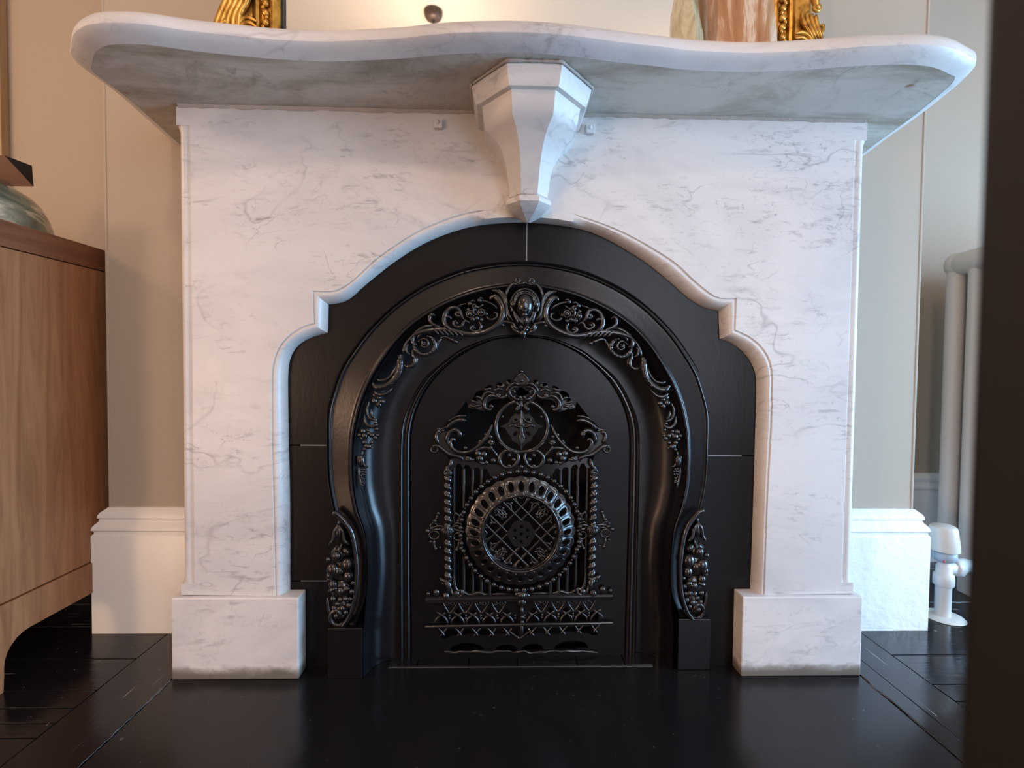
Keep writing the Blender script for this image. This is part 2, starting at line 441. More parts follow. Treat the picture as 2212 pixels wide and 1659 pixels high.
# floor: sub-floor, painted boards as parts
fl = struct('floor', Mesh().box(XL, XR, YF, YA2+.1, -.06, -.016), M_VOID)
def board(x0, x1, y0, y1, mat, z=0.0):
    M_ = Mesh(); g = .0011
    M_.box(x0+g, x1-g, y0+g, y1-g, -.016, z, .0012)
    obj('floor_board', M_, mat, fl)
for sx in (-1, 1):
    a, b_ = sorted((sx*.682, sx*.80))
    if sx < 0: board(a, b_, -1.25, YB, M_BOARDY)
    else:
        board(.682, .721, -1.25, YB, M_BOARDY, .0008); board(.721, .802, -1.25, YB, M_BOARDY)
ys = [.62, .52, .41, .30, .19, .062, -.038, -.086, -.124, -.157, -.215, -.27, -.33, -.39, -.47, -.56, -.66, -.78, -.92, -1.08, -1.25]
for a, b_ in zip(ys, ys[1:]):
    z = random.uniform(-.0008, .0004)
    if a <= .19+1e-6:
        board(-1.75+random.uniform(-.1, .1), -.80, b_, a, M_BOARD, z); board(.802, 1.75+random.uniform(-.1, .1), b_, a, M_BOARD, z)
    else:
        board(-1.9, -BX, b_, a, M_BOARD, z); board(BX, 1.9, b_, a, M_BOARD, z)
y = -1.25; i = 0
while y > YF:
    board(XL, -.1+.3*(i % 2), y-.15, y, M_BOARD); board(-.1+.3*(i % 2), XR, y-.15, y, M_BOARD); y -= .15; i += 1
board(XL, -1.9, -1.25, YA2, M_BOARD); board(1.9, XR, -1.25, YA2, M_BOARD)
board(-1.9, -1.6, -1.25, .19, M_BOARD, -.004); board(1.6, 1.9, -1.25, .19, M_BOARD, -.004)
h = obj('hearth_slab', Mesh().box(-.68, .68, -1.24, .12, -.016, 0, .0015), M_HEARTH)
h['label'] = 'wide glossy black-painted hearth slab laid flush with the floor before the fireplace'; h['category'] = 'hearth'

# ------------------------------------------------------------------ mantelpiece
mp = thing('marble_mantelpiece', 'white veined marble fireplace surround with serpentine shelf and arched opening', 'fireplace', (0, .09, 0))
HT = 1.10; HP = .163; PX = .667
# opening: inner silhouette (at depth .028) and outer groove (on the face), traced in matching segments
inn = [
 [(626.5, 1287), (626, 1080), (623.5, 960), (622, 875)],
 [(622, 875), (622, 807), (628.7, 768), (646.5, 744), (675, 728), (708, 719)],
 [(708, 719), (709.5, 657.6)],
 [(709.5, 657.6), (738, 653.7), (759, 643), (780, 623.5), (806.5, 601), (848, 568.5), (901, 534), (953, 509.5), (1005.7, 492.4), (1048, 484.6)],
 [(1048, 484.6), (1095, 481), (1140, 480.6), (1190, 484), (1234, 490.5)],
 [(1234, 490.5), (1277, 501.6), (1330, 526.5), (1382, 558), (1421.5, 587), (1461, 621), (1492, 647), (1524, 665.5), (1552.6, 672)],
 [(1552.6, 672), (1555, 732)],
 [(1555, 732), (1581.5, 741.5), (1607.7, 762.5), (1626, 788.7), (1634, 817.6), (1634, 875)],
 [(1634, 875), (1632, 939), (1628, 1080), (1621, 1287)]]
out = [
 [(594, 1287), (589, 1080), (586, 960), (585, 875)],
 [(585, 875), (586, 807), (592.8, 770), (607, 741.5), (628, 720.5), (652, 705), (676.7, 698)],
 [(676.7, 698), (674.6, 627.5)],
 [(674.6, 627.5), (717, 628.8), (743.5, 618), (770, 597), (809, 560.6), (848.4, 531.8), (901, 499), (953, 476.7), (1006, 459.7), (1048, 453)],
 [(1048, 453), (1095, 450), (1140, 450), (1190, 453), (1240, 462)],
 [(1240, 462), (1303.5, 483), (1356, 505.5), (1408.4, 534.4), (1461, 568.5), (1500, 605), (1539.5, 636.6), (1560.5, 644), (1592, 643)],
 [(1592, 643), (1589, 712.7)],
 [(1589, 712.7), (1618, 725.8), (1644.4, 746.8), (1662.7, 775.6), (1669, 807), (1669, 875)],
 [(1669, 875), (1667, 939), (1659, 1080), (1652, 1287)]]
ns = [10, 14, 4, 26, 10, 26, 4, 14, 10]
DEPI = .026
I_ = [aty(x, y, DEPI) for x, y in seg_curve(inn, ns)]
O_ = [aty(x, y, 0) for x, y in seg_curve(out, ns)]
for L_ in (I_, O_):
    for q in (0, -1): L_[q].z = HP-.002
bead = [(0, 0), (.03, .0022), (.07, .0032), (.11, .0026), (.2, .0012), (.36, .0012), (.55, .0042), (.72, .0088), (.85, .0145), (.94, .0205), (1, .026)]
Kst, Ken = sum(ns[:4])-4, sum(ns[:5])-5
rows = []
for s_, dpt in bead:
    row = []
    for i, (a, b_) in enumerate(zip(O_, I_)):
        # bead dies out over the keystone
        tk = 0.0
        if Kst <= i <= Ken: tk = 1.0
        s2, d2 = s_, dpt
        if tk: d2 = 0.0 if s_ < .94 else dpt*(s_-.90)/.1
        p = a.lerp(b_, s2); p.y = d2; row.append(p)
    rows.append(row)
rows.append([Vector((p.x, .0278, p.z)) for p in I_])
M_ = Mesh().loft(rows, flip=False)
op = obj('opening_moulding', M_, M_MARBLE, mp, label='rounded bead edging the arched opening'); autosmooth(op, 40)
# face plate between the side beads
XLB, XRB = -PX+.026, PX-.024
poly = [(XLB, HP), (XLB, HT), (XRB, HT), (XRB, HP)] + [(p.x, p.z) for p in reversed(O_)]
M_ = Mesh().plate(poly, 0, .0275)
obj('front_slab', M_, M_MARBLE, mp, label='flat veined marble face over both legs')
def stopbead(sx):
    M_ = Mesh(); xo = sx*PX; xi = XLB if sx < 0 else XRB; w_ = xo-xi
    zs = [HP, .185, .1851, .20, .24, .5, .8, 1.03, 1.055, 1.0651, 1.0652, HT]
    prof = [(0, 0), (.12, .0028), (.24, .0024), (.38, .0008), (.6, .0012), (.8, .0045), (.93, .010), (1.0, .017)]
    rows = []
    for z in zs:
        flat_ = z <= .185 or z >= 1.0652
        soft = 1.0
        if z in (.1851, 1.0651): soft = .35
        rows.append([Vector((xi+w_*s_, (0 if flat_ else d*soft) if s_ < 1 else (0 if flat_ else d*soft), z)) for s_, d in prof]
                    + [Vector((xo, .03, z))])
    M_.loft(rows, flip=(sx > 0)); return M_
for sx in (-1, 1):
    o = obj('edge_bead', stopbead(sx), M_MARBLE, mp); autosmooth(o, 35)
    a, b_ = sorted((sx*PX, sx*(PX-.02)))
    obj('side_slab', Mesh().box(a, b_, .0302, YB, 0, HT, .001), M_MARBLE, mp)
    # plinth block with its inner return, slightly worn
    a, b_ = sorted((sx*(PX+.013), sx*(.437 if sx < 0 else .437)))
    M_ = Mesh().box(a, b_, -.010, .0278, 0.0005, HP-.0015, .0025)
    obj('plinth_block', M_, M_PLINTH, mp, label='square marble foot with grimy chipped base')
# keystone chips (joint edges beside the keystone)
# shelf
U = crop(0, 0, 2.962, [(600, 480), (590, 430), (600, 375), (625, 338), (700, 305), (850, 300), (1000, 310), (1250, 345), (1500, 370), (1700, 390), (1950, 405), (2190, 408)]) + \
    crop(740, 0, 2.962, [(400, 390), (600, 370), (800, 358), (1000, 355), (1200, 358), (1400, 372), (1600, 395), (1800, 420), (2000, 440), (2190, 462)]) + \
    crop(1472, 0, 2.962, [(300, 475), (500, 475), (700, 468), (900, 455), (1100, 440), (1300, 432), (1450, 430), (1600, 445), (1700, 485), (1738, 540)])
UW = [atz(x, y, HT) for x, y in U]
UW = [Vector((p.x, p.y, 0)) for p in UW]
endL, endR = Vector((-.772, YB, 0)), Vector((.772, YB, 0))
pl = resample(catmull([endL, Vector((-.757, .09, 0)), Vector((-.742, -.02, 0))] + UW + [Vector((.742, -.02, 0)), Vector((.757, .09, 0)), endR], 6), 150)
T_ = .0435; RB = .026
nr = []
for i, p in enumerate(pl):
    d = pl[min(i+1, len(pl)-1)]-pl[max(i-1, 0)]; n_ = Vector((d.y, -d.x, 0)).normalized(); nr.append(n_)
for _ in range(3):
    nr = [((nr[max(i-1, 0)]+nr[i]*2+nr[min(i+1, len(nr)-1)])).normalized() for i in range(len(nr))]
ZB = HT+.004
rows = []
A0_ = math.radians(42)
for q in range(15):
    a = A0_+(math.pi-A0_)*q/14
    o_, z = RB*(math.sin(a)-math.sin(A0_)*max(0, 1-q/3.5)), ZB+T_*(math.cos(A0_)-math.cos(a))/(1+math.cos(A0_))
    rows.append([Vector((p.x+n_.x*o_, min(p.y+n_.y*o_, YB), z)) for p, n_ in zip(pl, nr)])
M_ = Mesh().loft(rows, flip=False)
M_.add([Vector((p.x, p.y, ZB+T_)) for p in pl], [tuple(range(len(pl)))], False)
sh = obj('mantel_shelf', M_, M_SHELF, mp, label='thick serpentine marble shelf with rounded front edge'); autosmooth(sh, 30)
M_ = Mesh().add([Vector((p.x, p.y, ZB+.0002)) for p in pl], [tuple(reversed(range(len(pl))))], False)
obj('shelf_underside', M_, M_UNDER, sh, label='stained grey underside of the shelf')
# mortar joint
M_ = Mesh()
random.seed(3); n = 90; top = []; bot = []
for i in range(n+1):
    x = -PX+.004+(2*PX-.008)*i/n; top.append(Vector((x, -.0035+random.uniform(-.0018, .001), HT+.004))); bot.append(Vector((x, -.0012, HT-random.uniform(.0, .0035))))
M_.loft([bot, top]); M_.box(-PX+.01, PX-.01, .001, .03, HT-.002, HT+.004)
obj('mortar_joint', M_, M_MORTAR, mp, label='rough dirty mortar line under the shelf')
# corbel
LV = [(HT+.004, .104, .160), (1.098, .1045, .1605), (1.094, .104, .1595), (1.072, .0975, .1530), (1.069, .0955, .151), (1.0675, .086, .143), (1.047, .083, .136), (1.036, .0815, .127),
      (1.030, .074, .1195), (1.022, .064, .110), (1.012, .0555, .1), (1.000, .049, .0895), (.985, .0435, .079), (.965, .0395, .068), (.945, .037, .058), (.932, .0355, .052),
      (.930, .033, .048), (.9275, .0395, .055), (.923, .0425, .058), (.917, .0420, .057), (.911, .037, .050), (.9045, .026, .036), (.898, .014, .019), (.893, .004, .005)]
cx0 = 0.0015
def octo(w_, fy, z):
    a = .42*w_; cd_ = min(fy*.46, .66*w_)
    return [(cx0-w_, .001, z), (cx0-w_, -(fy-cd_), z), (cx0-a, -fy, z), (cx0+a, -fy, z), (cx0+w_, -(fy-cd_), z), (cx0+w_, .001, z)]
rows = [[Vector(p) for p in octo(w_, fy, z)] for z, w_, fy in LV]
M_ = Mesh().loft(rows, smooth=False, flip=False)
cb = obj('corbel', M_, M_MARBLE, mp, label='faceted tapering marble bracket at the centre')
bm = bmesh.new(); bm.from_mesh(cb.data)
bmesh.ops.recalc_face_normals(bm, faces=bm.faces)
for e in bm.edges:
    v0, v1 = e.verts
    vert = abs(v0.co.z-v1.co.z) > 1e-5
    ang = e.calc_face_angle(0) if len(e.link_faces) == 2 else 9
    e.smooth = not (vert or ang > math.radians(32))
for f in bm.faces: f.smooth = True
bm.to_mesh(cb.data); bm.free()
M_ = Mesh(); ring = [Vector(p) for p in octo(.106, .163, HT+.001)]
M_.tube(resample(ring[0:6], 60), [random.uniform(.0016, .0034) for _ in range(60)], 5)
obj('mortar_rim', M_, M_MORTAR, mp)
# small square lugs stuck to the frieze
for px, py in ((947, 268), (1275, 279)):
    p = aty(px, py, -.004)
    M_ = Mesh().box(p.x-.008, p.x+.008, -.010, .0, p.z-.0095, p.z+.0085, .0018); M_.blob((p.x-.001, -.0105, p.z+.001), .0042, .004, .0042)
    obj('fixing_lug', M_, M_MARBLE, mp)

# ------------------------------------------------------------------ cast iron insert
KT = .03
ins = thing('cast_iron_insert', 'black painted cast iron fireplace insert with horseshoe arch, filling the marble opening', 'fireplace insert', (0, .06, 0))
YP = .026
def PT(x, y, Y=YP, k=0.0): p = aty(x, y, Y, k); return p
inXZ = [(p.x, p.z) for p in I_]
# back plates split by pale joints: build outline a little larger than the opening, behind the marble
def grow(pts, d):
    out_ = []
    for i, (x, z) in enumerate(pts):
        a = pts[max(i-1, 0)]; b2 = pts[min(i+1, len(pts)-1)]
        dx, dz = b2[0]-a[0], b2[1]-a[1]; l = math.hypot(dx, dz) or 1
        out_.append((x-dz/l*d, z+dx/l*d))
    return out_
gO = grow(inXZ, .012)
gO[0] = (gO[0][0], 0.0); gO[-1] = (gO[-1][0], 0.0)
ARCH = [(745, 1468), (745, 1354), (755, 1300), (752, 1200), (735, 1110), (728, 1050), (722, 990), (722, 930), (735, 850), (765, 778), (800, 725), (850, 675), (910, 632), (985, 598), (1060, 580), (1131, 576)]
ARCH = [(p.x, p.z) for p in [aty(x_, y_, YP) for x_, y_ in ARCH]]; ARCH[0] = (ARCH[0][0], 0.0)
gO = gO + [(-.006-x_, z_) for x_, z_ in ARCH[:-1]] + list(reversed(ARCH))
def xz(px, py, Y=YP): p = aty(px, py, Y); return (p.x, p.z)
# clip helper (convex half-planes) using bmesh bisect
def clip_plate(name, planes, yf, mat, hole):
    M_ = Mesh().plate(gO, yf, yf+.012, [], 0)
    bm = bmesh.new(); vs = [bm.verts.new(v) for v in M_.v]
    for f in M_.f:
        try: bm.faces.new([vs[i] for i in f])
        except ValueError: pass
    for co, no in planes:
        bmesh.ops.bisect_plane(bm, geom=bm.verts[:]+bm.edges[:]+bm.faces[:], plane_co=co, plane_no=no, clear_outer=True)
    bm.verts.index_update(); R = Mesh(); R.add([v.co.copy() for v in bm.verts], [[v.index for v in f.verts] for f in bm.faces], False); bm.free()
    return obj(name, R, mat, ins)
zL1 = xz(665, 962)[1]; zL2 = xz(665, 1256)[1]; zR1 = xz(1580, 985)[1]; xT = xz(1138, 520)[0]
g = .0012
X1, X0_, Z1 = Vector((1, 0, 0)), Vector((-1, 0, 0)), Vector((0, 0, 1))
CL = Vector((-.395, 0, 0)); CR = Vector((.385, 0, 0))
clip_plate('iron_plate', [((xT-g, 0, 0), X1), ((0, 0, zL1+g), -Z1)], YP+.002, M_IRONF, None)
clip_plate('iron_plate', [((xT+g, 0, 0), X0_), ((0, 0, zR1+g), -Z1)], YP+.002, M_IRONF, None)
clip_plate('iron_plate', [((-.33, 0, 0), X1), ((0, 0, zL1-g), Z1), ((0, 0, zL2+g), -Z1)], YP+.002, M_IRONF, None)
clip_plate('iron_plate', [((-.33, 0, 0), X1), ((0, 0, zL2-g), Z1)], YP+.002, M_IRONF, None)
clip_plate('iron_plate', [((.33, 0, 0), X0_), ((0, 0, zR1-g), Z1)], YP+.002, M_IRONF, None)
yb = YP+.0022
for bb in ((xT-g, xT+g, xz(1138, 575)[1], xz(1138, 478)[1]), (-.447, -.37, zL1-g, zL1+g), (-.447, -.37, zL2-g*.7, zL2+g*.7), (.37, .447, zR1-g, zR1+g)):
    obj('joint_line', Mesh().box(bb[0], bb[1], yb, yb+.008, bb[2], bb[3]), M_SEAM, ins, label='pale filler line between plates')
obj('firebox_back', Mesh().box(-.52, .52, .155, .165, 0, .95), M_VOID, ins)  # black sheet put in for the dark void behind the cover

# frame curves, left half
A0 = crop(640, 540, 4.424, [(2212, 105), (1900, 120), (1600, 175), (1300, 290), (1100, 400), (900, 550), (700, 740), (550, 930), (420, 1130), (340, 1350), (290, 1550)])
A0[0] = (1131, 563.5)
oc = [A0+[(706, 960), (706, 985)], [(706, 985), (708, 1030), (714, 1070), (722, 1108)],
      [(722, 1108), (740, 1125), (758, 1150), (768, 1185), (771, 1230)], [(771, 1230), (768, 1290), (755, 1330), (737, 1354)]]
ic = [[(1131, 622), (1089.8, 624), (1024, 637), (956.5, 664), (900, 698.5), (866, 730), (839, 764), (807, 815), (784.7, 863), (773.4, 901.7), (764.5, 945), (762, 990)],
      [(762, 990), (762.3, 1020), (764.5, 1060), (774, 1108)],
      [(774, 1108), (788.5, 1152.8), (792.5, 1206), (793.5, 1230)], [(793.5, 1230), (793, 1262), (788.5, 1298.7), (772.6, 1337), (765, 1354)]]
rc = [[(1131, 723), (1106, 723.5), (1064, 728), (1000, 751.4), (965.5, 775), (925.7, 807), (902, 837), (883, 873), (872, 900), (865.5, 935), (863.5, 990)],
      [(863.5, 990), (863.5, 1108)], [(863.5, 1108), (863.5, 1230)], [(863.5, 1230), (863.5, 1354)]]
ec = [[(1127, 727), (1100, 728.5), (1060, 735), (1005, 760), (968, 787), (937, 818), (915, 850), (899, 885), (890, 920), (886.5, 955), (886, 990)],
      [(886, 990), (886, 1108)], [(886, 1108), (887, 1230)], [(887, 1230), (888, 1354)]]
nf = [44, 8, 10, 10]
oP, iP, rP, eP = (seg_curve(c_, nf) for c_ in (oc, ic, rc, ec))
YT = .058
def onpl(pts, Y): return [aty(x, y, Y, KT) for x, y in pts]
OW = onpl(oP, YP-.002); IW = onpl(iP, .001); RW = onpl(rP, YT); EW = onpl(eP, YT)
for L_ in (OW, IW, RW, EW):  L_[0].x = -.003
prof = [(0, .0), (.0, -.0050), (.012, -.0075), (.030, -.0088), (.050, -.0085), (.066, -.0068), (.078, -.0050), (.088, -.0046), (.098, -.0052), (.110, -.0085), (.128, -.0118), (.150, -.0136), (.172, -.0138), (.192, -.0125), (.205, -.0108),
        (.215, -.0103), (.235, -.0104), (.30, -.0108), (.50, -.0126), (.76, -.0146), (.80, -.0150), (.818, -.0156), (.832, -.0180), (.855, -.0202), (.89, -.0213), (.92, -.0212), (.945, -.0200), (.965, -.0175), (.98, -.0165), (1.0, -.0160), (1.0, -.011)]
def build_frame():
    rows = []
    for s_, dy in prof:
        rows.append([Vector((a.x+(b_.x-a.x)*s_, YP+KT*(a.x+(b_.x-a.x)*s_)+dy, a.z+(b_.z-a.z)*s_)) for a, b_ in zip(OW, IW)])
    M_ = Mesh().loft(rows); return M_
L_ = build_frame(); M_ = Mesh()._join(L_)._join(L_.mirrored(KT))
fr = obj('horseshoe_frame', M_, M_IRON, ins, label='moulded horseshoe arch band'); autosmooth(fr, 50)
# reveal and cove behind it, running down to the hearth
IWc = [p.copy() for p in IW]
for p in IWc:
    if p.z < IW[61].z: p.x = IW[61].x - .010*min(1, (IW[61].z-p.z)/.13)
IWc += [aty(x, y, .001, KT) for x, y in ((783, 1362), (783, 1385), (783, 1420), (784, 1468))]
RWc = RW + [aty(863.5, y, YT, KT) for y in (1362, 1385, 1410, 1428)]
EWc = EW + [aty(888, y, YT, KT) for y in (1362, 1385, 1410, 1426)]
for L_ in (IWc, RWc, EWc): L_[-1].z = .001
rows = []; y0c = .004
rows.append([Vector((a.x, y0c+KT*a.x, a.z)) for a in IWc])
rows.append([Vector((a.x+(b_.x-a.x)*.10, .020+KT*a.x, a.z+(b_.z-a.z)*.10)) for a, b_ in zip(IWc, RWc)])
rows.append([Vector((a.x+(b_.x-a.x)*.13, .023+KT*a.x, a.z+(b_.z-a.z)*.13)) for a, b_ in zip(IWc, RWc)])
for q in range(1, 11):
    th = q/10*math.pi/2; s_ = .13+.87*(1-math.cos(th)); dd = .023+(YT+.004-.023)*math.sin(th)
    rows.append([Vector((a.x+(b_.x-a.x)*s_, dd+KT*(a.x+(b_.x-a.x)*s_), a.z+(b_.z-a.z)*s_)) for a, b_ in zip(IWc, RWc)])
L_ = Mesh().loft(rows); M_ = Mesh()._join(L_)._join(L_.mirrored(KT))
cv = obj('cove', M_, M_IRON, ins, label='smooth hollow cove behind the arch band'); autosmooth(cv, 60)
rows = []
for s_, dy in ((0, .004), (.02, -.001), (.18, -.004), (.34, -.001), (.42, .003), (.55, .003), (.62, -.002), (.8, -.0045), (.96, -.002), (1.0, .012)):
    rows.append([Vector((a.x+(b_.x-a.x)*s_, YT+dy+KT*(a.x+(b_.x-a.x)*s_), a.z+(b_.z-a.z)*s_)) for a, b_ in zip(RWc, EWc)])
L_ = Mesh().loft(rows); M_ = Mesh()._join(L_)._join(L_.mirrored(KT))
rm = obj('door_rim', M_, M_IRONG, ins, label='double ridged rim around the cover'); autosmooth(rm, 60)
# filled flat plate behind fruit niche + foot blocks
def foot():
    a = aty(707.5, 1357, -.010, 0); b_ = aty(782, 1468, -.010, 0)
    return a, b_
a, b_ = foot()
M_ = Mesh().box(a.x, b_.x, -.010, YP+.004, .0005, a.z, .0015)
obj('foot_block', M_, M_IRON, ins)
a = aty(1466, 1338, .012); b_ = aty(1533, 1447, .012)
M_ = Mesh().box(a.x, b_.x, .012, YP+.004, .0005, a.z, .0015)
obj('foot_block', M_, M_IRON, ins)

# ---- ornament helpers (pixel strokes put on a plane, kept as real tubes and knobs)
class Orn:
    def __init__(s, Y, k=KT, mir=True): s.Y = Y; s.k = k; s.M = Mesh(); s.mir = mir; s.thick = 1.28
    def stroke(s, pts, r, y=0.0, taper=True, n=7, sub=4, flat=1.0):
        C = catmull([Vector((p[0], p[1], 0)) for p in pts], sub); L = len(C)
        P = [aty(c.x, c.y, s.Y+y, s.k) for c in C]; q = pxm(s.Y+y)*s.thick
        R = []
        for i in range(L):
            t = i/(L-1); rr = r if not isinstance(r, (tuple, list)) else r[0]+(r[1]-r[0])*t
            e = 1.0 if not taper else min(1.0, .45+3.5*min(t, 1-t))
            R.append(rr*q*e)
        s.M.tube(P, R, n, flat=flat); return s
    def curl(s, cx, cy, r0, r1, a0, turns, r, y=0.0, sgn=1):
        pts = []
        n = max(8, int(abs(turns)*12))
        for i in range(n+1):
            t = i/n; a = math.radians(a0)+sgn*turns*2*math.pi*t; rr = r0+(r1-r0)*t
            pts.append((cx+rr*math.cos(a), cy+rr*math.sin(a)))
        s.stroke(pts, r, y, sub=2); 
        s.ball(pts[-1][0], pts[-1][1], (r if not isinstance(r, (tuple, list)) else r[1])*1.5, y-.001); return s
    def ball(s, px, py, r, y=0.0, rz=None, depth=None, rot=0.0, nu=10, nv=6):
        q = pxm(s.Y+y); c = aty(px, py, s.Y+y, s.k)
        s.M.blob(c, r*q, (depth if depth else .8*r)*q, (rz if rz else r)*q, nu, nv, rot); return s
    def ring(s, px, py, R, r, y=0.0, n=20, e=1.0):
        q = pxm(s.Y+y)
        s.M.tube([aty(px+R*math.cos(2*math.pi*i/n), py+R*e*math.sin(2*math.pi*i/n), s.Y+y, s.k) for i in range(n)], r*q, 6, closed=True); return s
    def leaf(s, pts, th=.004, y=0.0):
        P = [aty(x, yy, s.Y+y, s.k) for x, yy in pts]
        s.M.plate([(p.x, p.z) for p in P], s.Y+y, s.Y+y+th, [], s.k); return s
    def build(s, name, parent, mat=None, label=None, mirror_too=True):
        o = obj(name, s.M, mat or M_IRONG, parent, label=label)
        if s.mir and mirror_too: obj(name, s.M.mirrored(s.k), mat or M_IRONG, parent, label=label)
        return o

YO = .002
cA = lambda *p: crop(900, 560, 9.217, p)
cB = lambda *p: crop(780, 660, 8.294, p)
cC = lambda *p: crop(760, 840, 6.91, p)
q9 = 1/9.217
o = Orn(YO)
o.stroke(cA((1470, 800), (1500, 755), (1570, 755), (1650, 840), (1710, 960), (1715, 1100), (1650, 1250), (1530, 1360), (1350, 1450), (1150, 1495), (950, 1480), (760, 1430), (600, 1400), (420, 1400), (250, 1420), (100, 1450), (-40, 1500), (-120, 1570)), (6.5, 4.5), 0, flat=.9)
for i in range(6):
    x = 380+i*95; o.stroke(cA((x-40, 1385+i*6), (x+10, 1440+i*6), (x+60, 1500+i*5)), 2.3, -.0035)
o.build('acanthus_scroll', ins)
o = Orn(YO)
o.stroke(cA((980, 1230), (905, 1150), (860, 1020), (770, 965), (660, 985), (580, 1070), (545, 1190), (570, 1300), (650, 1385), (760, 1410)), (3.2, 5.0), -.001)
o.curl(*cA((815, 1085))[0], 8, 2, -60, 1.0, (2.2, 3.2), 0)
o.stroke(cA((550, 1180), (600, 1150), (650, 1150), (690, 1190)), 3, -.002)
o.stroke(cA((1060, 1275), (1000, 1235), (940, 1250), (900, 1330), (820, 1355), (745, 1310), (735, 1245), (790, 1225)), 2.8, -.001); o.ball(*cA((800, 1270))[0], 3.4, -.002)
o.stroke(cA((1240, 1240), (1285, 1320), (1255, 1410), (1170, 1445), (1090, 1405), (1085, 1345), (1150, 1325)), 2.8, -.001); o.ball(*cA((1150, 1370))[0], 3.2, -.002)
o.stroke(cA((1380, 1110), (1420, 1180), (1500, 1205), (1590, 1160), (1605, 1085), (1540, 1055)), 2.4, 0)
o.stroke(cA((1200, 820), (1320, 830), (1440, 865), (1540, 920), (1610, 985)), 2.4, 0)
o.stroke(cA((800, 950), (900, 905), (990, 885)), 1.4, .002)
o.stroke(cA((370, 1130), (310, 1100), (265, 1140), (265, 1220), (320, 1290), (430, 1345), (560, 1395)), 3.2, 0)
o.build('scroll_ornament', ins)
o = Orn(YO)
for x, y, r in ((1060, 1090, 7.5), (1280, 1060, 7), (1160, 1010, 5.5), (1200, 1170, 6), (1285, 1200, 4.5), (1060, 890, 6), (1250, 820, 5.5), (1110, 1190, 6.5), (1030, 1000, 4.5), (1210, 960, 4.5), (1380, 1090, 4.5), (1160, 1100, 5), (1130, 950, 4)):
    o.ball(*cA((x, y))[0], r, -.0025, nu=8, nv=5)
o.stroke(cA((1110, 930), (1150, 900), (1180, 940), (1130, 1000), (1140, 1080), (1200, 1110)), 2.0, -.007)
o.ring(*cA((1285, 1060))[0], 7.5, 1.6, -.006, 12); o.ring(*cA((1065, 1095))[0], 8, 1.4, -.006, 12)
o.stroke(cA((1230, 800), (1280, 770), (1330, 790)), 1.6, -.005); o.stroke(cA((1080, 850), (1120, 820), (1170, 850)), 1.6, -.005); o.stroke(cA((1240, 960), (1290, 930), (1320, 890)), 1.8, -.004)
o.build('rosette', ins)
# lower scrolls with gadrooned volute
o = Orn(YO+.002)
o.stroke(cB((1300, 365), (1180, 370), (1050, 430), (960, 520), (920, 620), (940, 680), (1005, 700)), (3, 4), 0)
o.stroke(cB((1490, 440), (1330, 440), (1180, 470), (1060, 520), (1010, 600)), (4.5, 3.5), .001)
o.stroke(cB((1190, 545), (1280, 590), (1325, 680), (1310, 780), (1240, 850), (1130, 885), (1030, 850), (960, 770), (940, 700)), 4.2, 0)
for i in range(13):
    a = math.radians(-70+i*21); x, y = 1128+182*math.cos(a), 705+165*math.sin(a); o.ball(*cB((x, y))[0], 2.6, -.004, nu=6, nv=4)
o.curl(*cB((1130, 690))[0], 13, 3, 200, 1.2, (2.6, 2.0), -.002)
o.stroke(cB((1090, 630), (1100, 690), (1160, 705)), 1.8, -.004)
o.build('volute', ins)
o = Orn(YO+.003)
o.stroke(cB((905, 560), (830, 650), (775, 760), (755, 860)), 2.8); o.stroke(cB((850, 700), (810, 740), (820, 820), (870, 885)), 2.6)
o.stroke(cB((920, 800), (935, 900), (965, 960), (945, 1050), (870, 1095), (770, 1075)), 3.4)
o.stroke(cB((985, 900), (1005, 980), (960, 1080), (880, 1125)), 2.0, .002)
o.stroke(cB((720, 880), (700, 1000), (690, 1130), (640, 1270), (530, 1390), (400, 1460), (270, 1460), (205, 1390)), (7, 5.5))
for i, (x, y) in enumerate(((720, 940), (722, 1040), (712, 1140), (680, 1230), (630, 1310), (560, 1390))):
    o.stroke(cB((x-55, y-20), (x-20, y+15), (x+20, y)), 1.3, -.006)
o.stroke(cB((630, 1080), (580, 1200), (480, 1310), (350, 1345), (285, 1320)), 2.6, -.001)
o.stroke(cB((560, 1480), (450, 1580), (320, 1600), (230, 1540)), (3, 4))
o.build('cornucopia', ins)
o = Orn(YO+.003)
o.stroke(cB((1440, 585), (1380, 670), (1335, 780), (1245, 870)), 2.8); o.stroke(cB((1420, 590), (1500, 560), (1600, 600), (1690, 640)), (3, 4)); o.ball(*cB((1700, 650))[0], 5)
o.build('tendril', ins)
o = Orn(.010)
for x, y, r in ((350, 100, 7), (450, 190, 7), (400, 235, 7), (335, 180, 8), (400, 130, 6)): o.ball(*cC((x, y))[0], r, 0, nu=8, nv=5)
o.stroke(cC((260, 190), (225, 310), (255, 420), (340, 465), (370, 450)), 2.8); o.stroke(cC((190, 390), (205, 500), (280, 565), (360, 545), (370, 500)), 3.2, .001)
o.stroke(cC((290, 310), (300, 390), (340, 440)), 2.4); o.ball(*cC((350, 500))[0], 4.5)
for x, y, r in ((165, 630, 7), (110, 690, 5.5), (300, 690, 6), (350, 730, 5.5), (370, 600, 4.5), (240, 620, 4.5), (190, 700, 7.5), (250, 670, 5), (140, 740, 4.5), (385, 690, 4)): o.ball(*cC((x, y))[0], r, 0, nu=8, nv=5)
for x, y, r in ((190, 800, 6.5), (250, 860, 6.5), (290, 800, 4.5), (190, 900, 5), (215, 850, 6), (300, 880, 3.5)): o.ball(*cC((x, y))[0], r, 0, nu=8, nv=5)
o.stroke(cC((160, 930), (150, 1010)), 1.8); o.ball(*cC((140, 1080))[0], 8, 0, rz=14, nu=8)
o.stroke(cC((100, 1000), (90, 1060), (100, 1120)), 1.6, -.002); o.stroke(cC((180, 1110), (200, 1155), (245, 1165)), 2.2)
